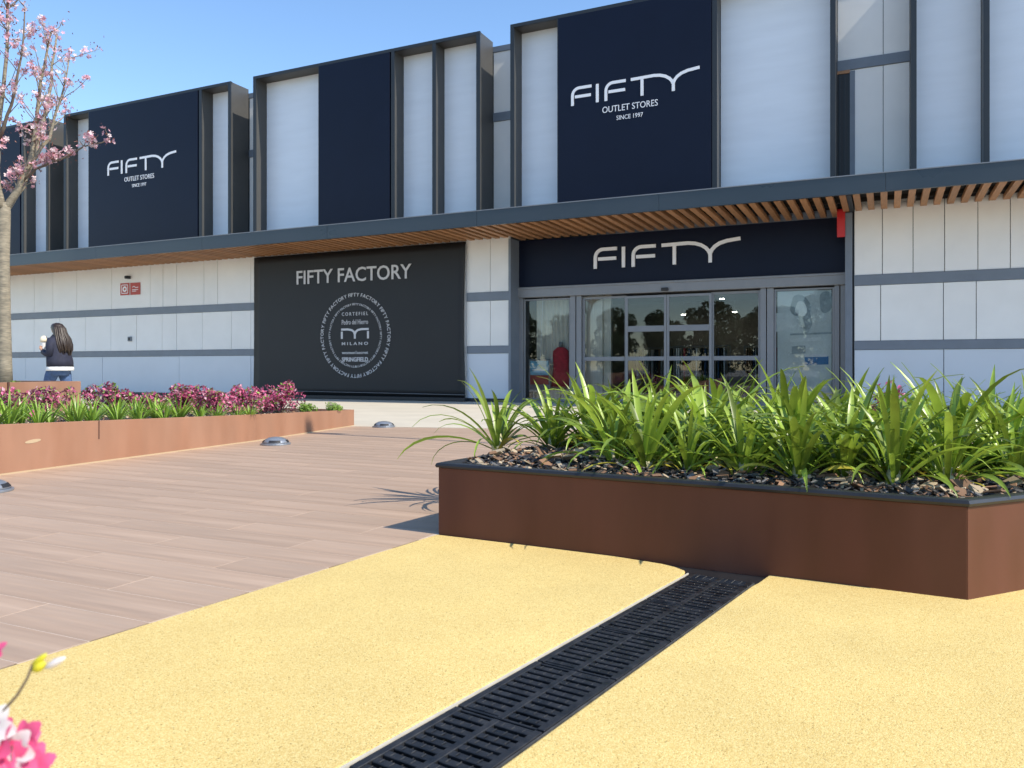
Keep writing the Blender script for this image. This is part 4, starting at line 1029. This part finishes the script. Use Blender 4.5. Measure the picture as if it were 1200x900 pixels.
V = [(0,0,.86),(.01,0,1.05),(.01,0,1.22),(.02,0,1.36),(.04,0,1.43),(.05,0,1.50),(.06,0,1.57),(.05,0,1.62),   # 0-7 spine, head
     (0,.10,.84),(.16,.10,.46),(.20,.10,.09),(.33,.10,.035),      # 8-11 leading leg
     (0,-.10,.84),(-.10,-.10,.47),(-.34,-.10,.17),(-.26,-.10,.04), # 12-15 trailing leg
     (.02,.17,1.33),(.0,.22,1.08),(.20,.17,1.12),                  # 16-18 left arm
     (.02,-.17,1.33),(.04,-.22,1.07),(.26,-.10,1.16)]              # 19-21 right arm
E = [(0,1),(1,2),(2,3),(3,4),(4,5),(5,6),(6,7),(0,8),(8,9),(9,10),(10,11),(0,12),(12,13),(13,14),(14,15),(3,16),(16,17),(17,18),(3,19),(19,20),(20,21)]
RR = [.15,.13,.14,.12,.052,.085,.092,.06,.095,.062,.04,.035,.095,.06,.04,.035,.055,.043,.03,.055,.043,.03]
body = skin_mesh(V, E, RR, 'body', M['skin'], ppl)
def hand(base, d, side):
    base = Vector(base); d = Vector(d).normalized(); sidev = Vector(side).normalized(); up_ = d.cross(sidev)
    v = [base, base + d*.05, base + d*.085]; e = [(0,1),(1,2)]; rad_ = [.02,.026,.024]
    for k, (o_, L_) in enumerate(((-.03,.06),(-.01,.072),(.01,.068),(.03,.052))):
        i = len(v); p0 = base + d*.085 + sidev*o_; v += [p0, p0 + d*L_*.55 + up_*.012, p0 + d*L_*.8 + up_*.04]; e += [(2,i),(i,i+1),(i+1,i+2)]; rad_ += [.010,.009,.008]
    i = len(v); p0 = base + d*.03 + sidev*-.035; v += [p0, p0 + d*.035 + up_*.03 + sidev*-.01]; e += [(1,i),(i,i+1)]; rad_ += [.012,.009]
    return skin_mesh([tuple(q) for q in v], e, rad_, 'hand', M['skin'], ppl, 0, 1)
hand((.20,.17,1.12), (.6,-.2,.5), (0,1,.2)); hand((.26,-.10,1.16), (.5,.4,.5), (0,1,-.2))
# face: nose and ears
b = MB(); b.loft([ringz(.145,0,.012,.018,1.535,8), ringz(.155,0,.018,.016,1.55,8), ringz(.14,0,.010,.010,1.585,8)]); b.build('nose', M['skin'], ppl, smooth=True)
b = MB(); b.box(.136,.146,-.025,.025,1.512,1.520); b.build('mouth', M['redsign'], ppl, bevel=.003)
for sy in (-.034, .034): b = MB(); b.tube([(.135,sy,1.577),(.148,sy,1.577)], .009, 8); b.build('eye', M['dark'], ppl)
def ering(cx, cy, rx, ry, z, n=20, ph=0): return [(cx + rx*math.cos(2*math.pi*i/n)*(1+.05*math.sin(5*2*math.pi*i/n+ph)), cy + ry*math.sin(2*math.pi*i/n)*(1+.05*math.sin(4*2*math.pi*i/n+ph)), z) for i in range(n)]
jk = MB(); jk.loft([ering(-.02,0,.215,.26,.83,ph=1), ering(-.02,0,.21,.255,.95,ph=2), ering(0,0,.19,.235,1.1,ph=3), ering(.0,0,.175,.235,1.25,ph=1), ering(.01,0,.13,.20,1.37), ering(.03,0,.085,.10,1.435), ering(.04,0,.075,.08,1.46)])
jko = jk.build('jacket', M['jacket'], ppl, smooth=True)
for sy in (1, -1):
    el = (.0,.235,1.07) if sy > 0 else (.04,-.235,1.06); wr = (.19,.175,1.115) if sy > 0 else (.245,-.115,1.155)
    b = MB(); b.tube([(.01,sy*.16,1.35),(.0,sy*.215,1.22),el,tuple((Vector(el)+Vector(wr))/2+Vector((0,0,-.01))),wr], [.08,.078,.07,.062,.052], 12); b.build('sleeve', M['jacket'], jko, smooth=True)
b = MB(); b.loft([ering(-.02,0,.22,.265,.755,ph=1), ering(-.02,0,.222,.266,.80,ph=1), ering(-.02,0,.205,.25,.86,ph=1)]); b.build('shirt', M['shirt'], ppl, smooth=True)
b = MB(); b.loft([ering(.045,0,.078,.085,1.44), ering(.05,0,.068,.072,1.475)]); b.build('collar', M['shirt'], ppl, smooth=True)
jn = MB(); jn.loft([ering(-.01,0,.165,.205,.66), ering(-.01,0,.18,.215,.74), ering(-.01,0,.175,.205,.86)])
jn.tube([(0,.10,.82),(.08,.10,.66),(.165,.10,.46),(.19,.10,.28),(.205,.10,.12)], [.12,.112,.085,.072,.066], 14)
jn.tube([(0,-.10,.82),(-.05,-.10,.66),(-.105,-.10,.47),(-.22,-.10,.32),(-.325,-.10,.19)], [.12,.112,.085,.072,.066], 14); jn.build('jeans', M['jeans'], ppl, smooth=True)
for pts in ([(.15,.10,.05),(.24,.10,.045),(.34,.10,.03)], [(-.37,-.10,.13),(-.33,-.10,.08),(-.25,-.10,.03)]):
    b = MB(); b.tube(pts, [.045,.05,.035], 10); b.build('shoe', M['shoe'], ppl, smooth=True)
hr = MB(); hr.loft([ering(-.10,0,.05,.10,1.10,ph=2), ering(-.13,0,.085,.15,1.16,ph=1), ering(-.11,0,.10,.165,1.26,ph=3), ering(-.07,0,.115,.145,1.38,ph=2), ering(-.015,0,.115,.118,1.47,ph=1), ering(.01,0,.122,.11,1.55), ering(.03,0,.118,.105,1.61), ering(.035,0,.085,.08,1.65), ering(.035,0,.03,.03,1.67)]); hair = hr.build('hair', M['hair'], ppl, smooth=True)
lk = MB(); hrn = random.Random(31)
for k in range(34):
    a = math.pi / 2 + math.pi * hrn.random(); ca, sa = math.cos(a), math.sin(a); ph = hrn.uniform(0, 6); zb = hrn.uniform(1.0, 1.16); am = .012
    path = [(.03 + .07 * ca, .07 * sa, 1.645), (.01 + .12 * ca, .11 * sa, 1.56), (-.02 + .12 * ca, .125 * sa, 1.46), (-.07 + .12 * ca + am * math.sin(ph), .155 * sa, 1.36), (-.11 + .11 * ca + am * math.sin(ph + 2), .172 * sa, 1.25), (-.125 + .10 * ca + am * math.sin(ph + 4), .16 * sa, 1.15), (-.12 + .08 * ca, .13 * sa + am * math.sin(ph), zb)]
    lk.tube(path, [.012, .016, .017, .017, .016, .013, .004], 6)
lk.build('lock', M['hair'], hair, smooth=True)
cupw = ppl.matrix_basis @ Vector((.31, .02, 1.20))
cu = thing('paper_cup', 'pale cream paper cup with domed top held up by the walking person', 'cup', tuple(cupw))
b = MB(); b.loft([ringz(0,0,.035,.035,-.03), ringz(0,0,.05,.05,.09), ringz(0,0,.05,.05,.10)]); b.build('cup', M['shirt'], cu, smooth=False)
b = MB(); b.loft([ringz(0,0,.058,.058,.10), ringz(0,0,.072,.072,.135), ringz(0,0,.066,.066,.18), ringz(0,0,.04,.04,.215), ringz(0,0,.01,.01,.225)]); b.build('topping', M['cream'], cu, smooth=True)

# ------------------------------------------------------------------ flowers close to the camera
fl = thing('pink_flower_plant', 'pink and white flowering stems with a yellow bud rising beside the yellow surface', 'plant', (-.78, .16, 0))
base_f = Vector((-.78, .16, 0))
fr_ = random.Random(4)
def petal_ring(c, s_, m_, tilt, name, npet=5):
    b = MB()
    rot = Euler(tilt).to_matrix()
    for k in range(npet):
        a = k * 2 * math.pi / npet + fr_.uniform(-.15, .15); L_ = s_ * fr_.uniform(.8, 1.15); vs = []
        for i in range(5):
            f = i / 4; wd = L_ * .40 * math.sin(math.pi * (.12 + f * .86)) ** .5; z = L_ * (.12 + .5 * f - .35 * f * f)
            for sd_ in (-1, 0, 1):
                lx_ = L_ * f; ly_ = wd * sd_; vs.append(c + rot @ Vector((lx_*math.cos(a) - ly_*math.sin(a), lx_*math.sin(a) + ly_*math.cos(a), z + abs(sd_)*wd*.25)))
        b.add([v - base_f for v in vs], [(i*3+j, i*3+j+1, i*3+j+4, i*3+j+3) for i in range(4) for j in range(2)])
    return b.build(name, m_, fl, smooth=True)
TT = .62
for px, py, s_, m_, tl in ((2, 868, .024, 'magenta', (1.2, .2, 0)), (22, 874, .020, 'whitep', (1.4, .3, .3)), (8, 880, .022, 'magenta', (.9, .8, .5)), (34, 862, .014, 'magenta', (1.3, .6, .2)), (30, 893, .018, 'magenta', (1.3, .5, .9)), (46, 899, .016, 'magenta', (1.0, .6, .2)), (-4, 852, .018, 'whitep', (1.2, .1, .4)), (12, 905, .022, 'whitep', (.8, .2, 0)), (-6, 890, .026, 'magenta', (1.1, .3, .2)), (-3, 767, .009, 'magenta', (.8, .1, 0))):
    c = at(px, py, TT); petal_ring(c, s_, M[m_], tl, 'blossom')
st = MB()
hub = at(-30, 905, TT); st.tube([Vector((0,0,-.02)), (hub - base_f) * .5 + Vector((-.02, 0, .03)), hub - base_f, at(8, 876, TT) - base_f], [.006, .005, .004, .003], 6)
st.tube([hub - base_f, at(-18, 850, TT) - base_f, at(3, 834, TT) - base_f, at(20, 815, TT) - base_f, at(32, 795, TT) - base_f, at(39, 777, TT) - base_f], [.0025, .0015, .0012, .0011, .0010, .0010], 6)
st.tube([hub - base_f, at(-24, 820, TT) - base_f, at(-3, 768, TT) - base_f], [.0025, .0015, .001], 6)
st.build('stem', M['twig'], fl, smooth=True)
def bud(px0, py0, px1, py1, w_, m_, name):
    p0, p1 = at(px0, py0, TT) - base_f, at(px1, py1, TT) - base_f; b = MB(); b.tube([p0.lerp(p1, f) for f in (0, .2, .5, .8, 1)], [w_*.3, w_*.8, w_, w_*.7, w_*.15], 8); b.build(name, M[m_], fl, smooth=True)
bud(38, 780, 55, 766, .0028, 'yellowp', 'bud'); bud(39, 786, 53, 776, .004, 'yellowp', 'bud'); bud(53, 783, 77, 770, .0030, 'whitep', 'bud')
for k in range(6):
    a = fr_.uniform(2.2, 4.6); c = Vector((0, 0, fr_.uniform(.05, .28))); L_ = fr_.uniform(.05, .08); dv = Vector((math.cos(a), math.sin(a), .4)); sv = Vector((-math.sin(a), math.cos(a), 0))
    b = MB(); b.add([c, c + dv*L_*.5 + sv*L_*.25, c + dv*L_, c + dv*L_*.5 - sv*L_*.25], [(0,1,2,3)]); b.build('leaf', M['leaf2'], fl)

# ------------------------------------------------------------------ lamp post whose thin shadow crosses the paving
lpz = thing('lamp_post', 'tall slim dark lamp post beyond the planter casting a thin shadow line', 'lamp post', (1.75, 7.15, 0))
b = MB(); b.tube([(0,0,-.1),(0,0,.5),(0,0,.52),(0,0,8.6)], [.06,.06,.045,.03], 12); b.build('pole', M['frame'], lpz, smooth=True)
b = MB(); b.tube([(0,0,0),(0,0,.03)], .13, 16); b.build('base_plate', M['frame'], lpz)
b = MB(); b.box(-.12, .5, -.09, .09, 8.55, 8.64); b.build('lamp_head', M['frame'], lpz, bevel=.02)

# ------------------------------------------------------------------ trees across the car park, seen mirrored in the doors
def crown_mesh(seed, h_, w_):
    rr = random.Random(seed); cen = []
    for k in range(26):
        a = rr.uniform(0, 6.28); d_ = rr.uniform(0, .8) * w_; z = rr.uniform(.16, 1.0) * h_; cen.append(((math.cos(a)*d_*math.sin(math.pi*min(1,z/h_*.8)), math.sin(a)*d_*math.sin(math.pi*min(1,z/h_*.8)), z), w_*.34, w_*.34, w_*.28))
    return cards(cen, 5200, rr, (.22, .42), (1,), seed).mesh('crown', [M['tree_leaf']])
crowns = [crown_mesh(k, 5.6, 2.5) for k in range(3)]
tk = MB(); tk.tube([(0,0,-.1),(.05,0,1.2),(0,.05,2.6),(.05,0,4.2)], [.19,.15,.12,.05], 10); tk_me = tk.mesh('trunk', M['bark'], True)
tspots = [(-30 + i * 2.6 + (i % 3) * .5, -21.5 - (i * 37 % 11) * .55) for i in range(15)]
for i, (x, y) in enumerate(tspots):
    t = thing('car_park_tree', 'leafy green tree across the car park, mirrored in the shop glass', 'tree', (x, y, -.12), 'trees mirrored in the shop glass')
    link('trunk', tk_me, t); o = link('crown', crowns[i % 3], t); o.rotation_euler = (0, 0, i * 1.1); s_ = rnd.uniform(.8, 1.15); o.scale = (s_, s_, s_ * rnd.uniform(.85, 1.1))
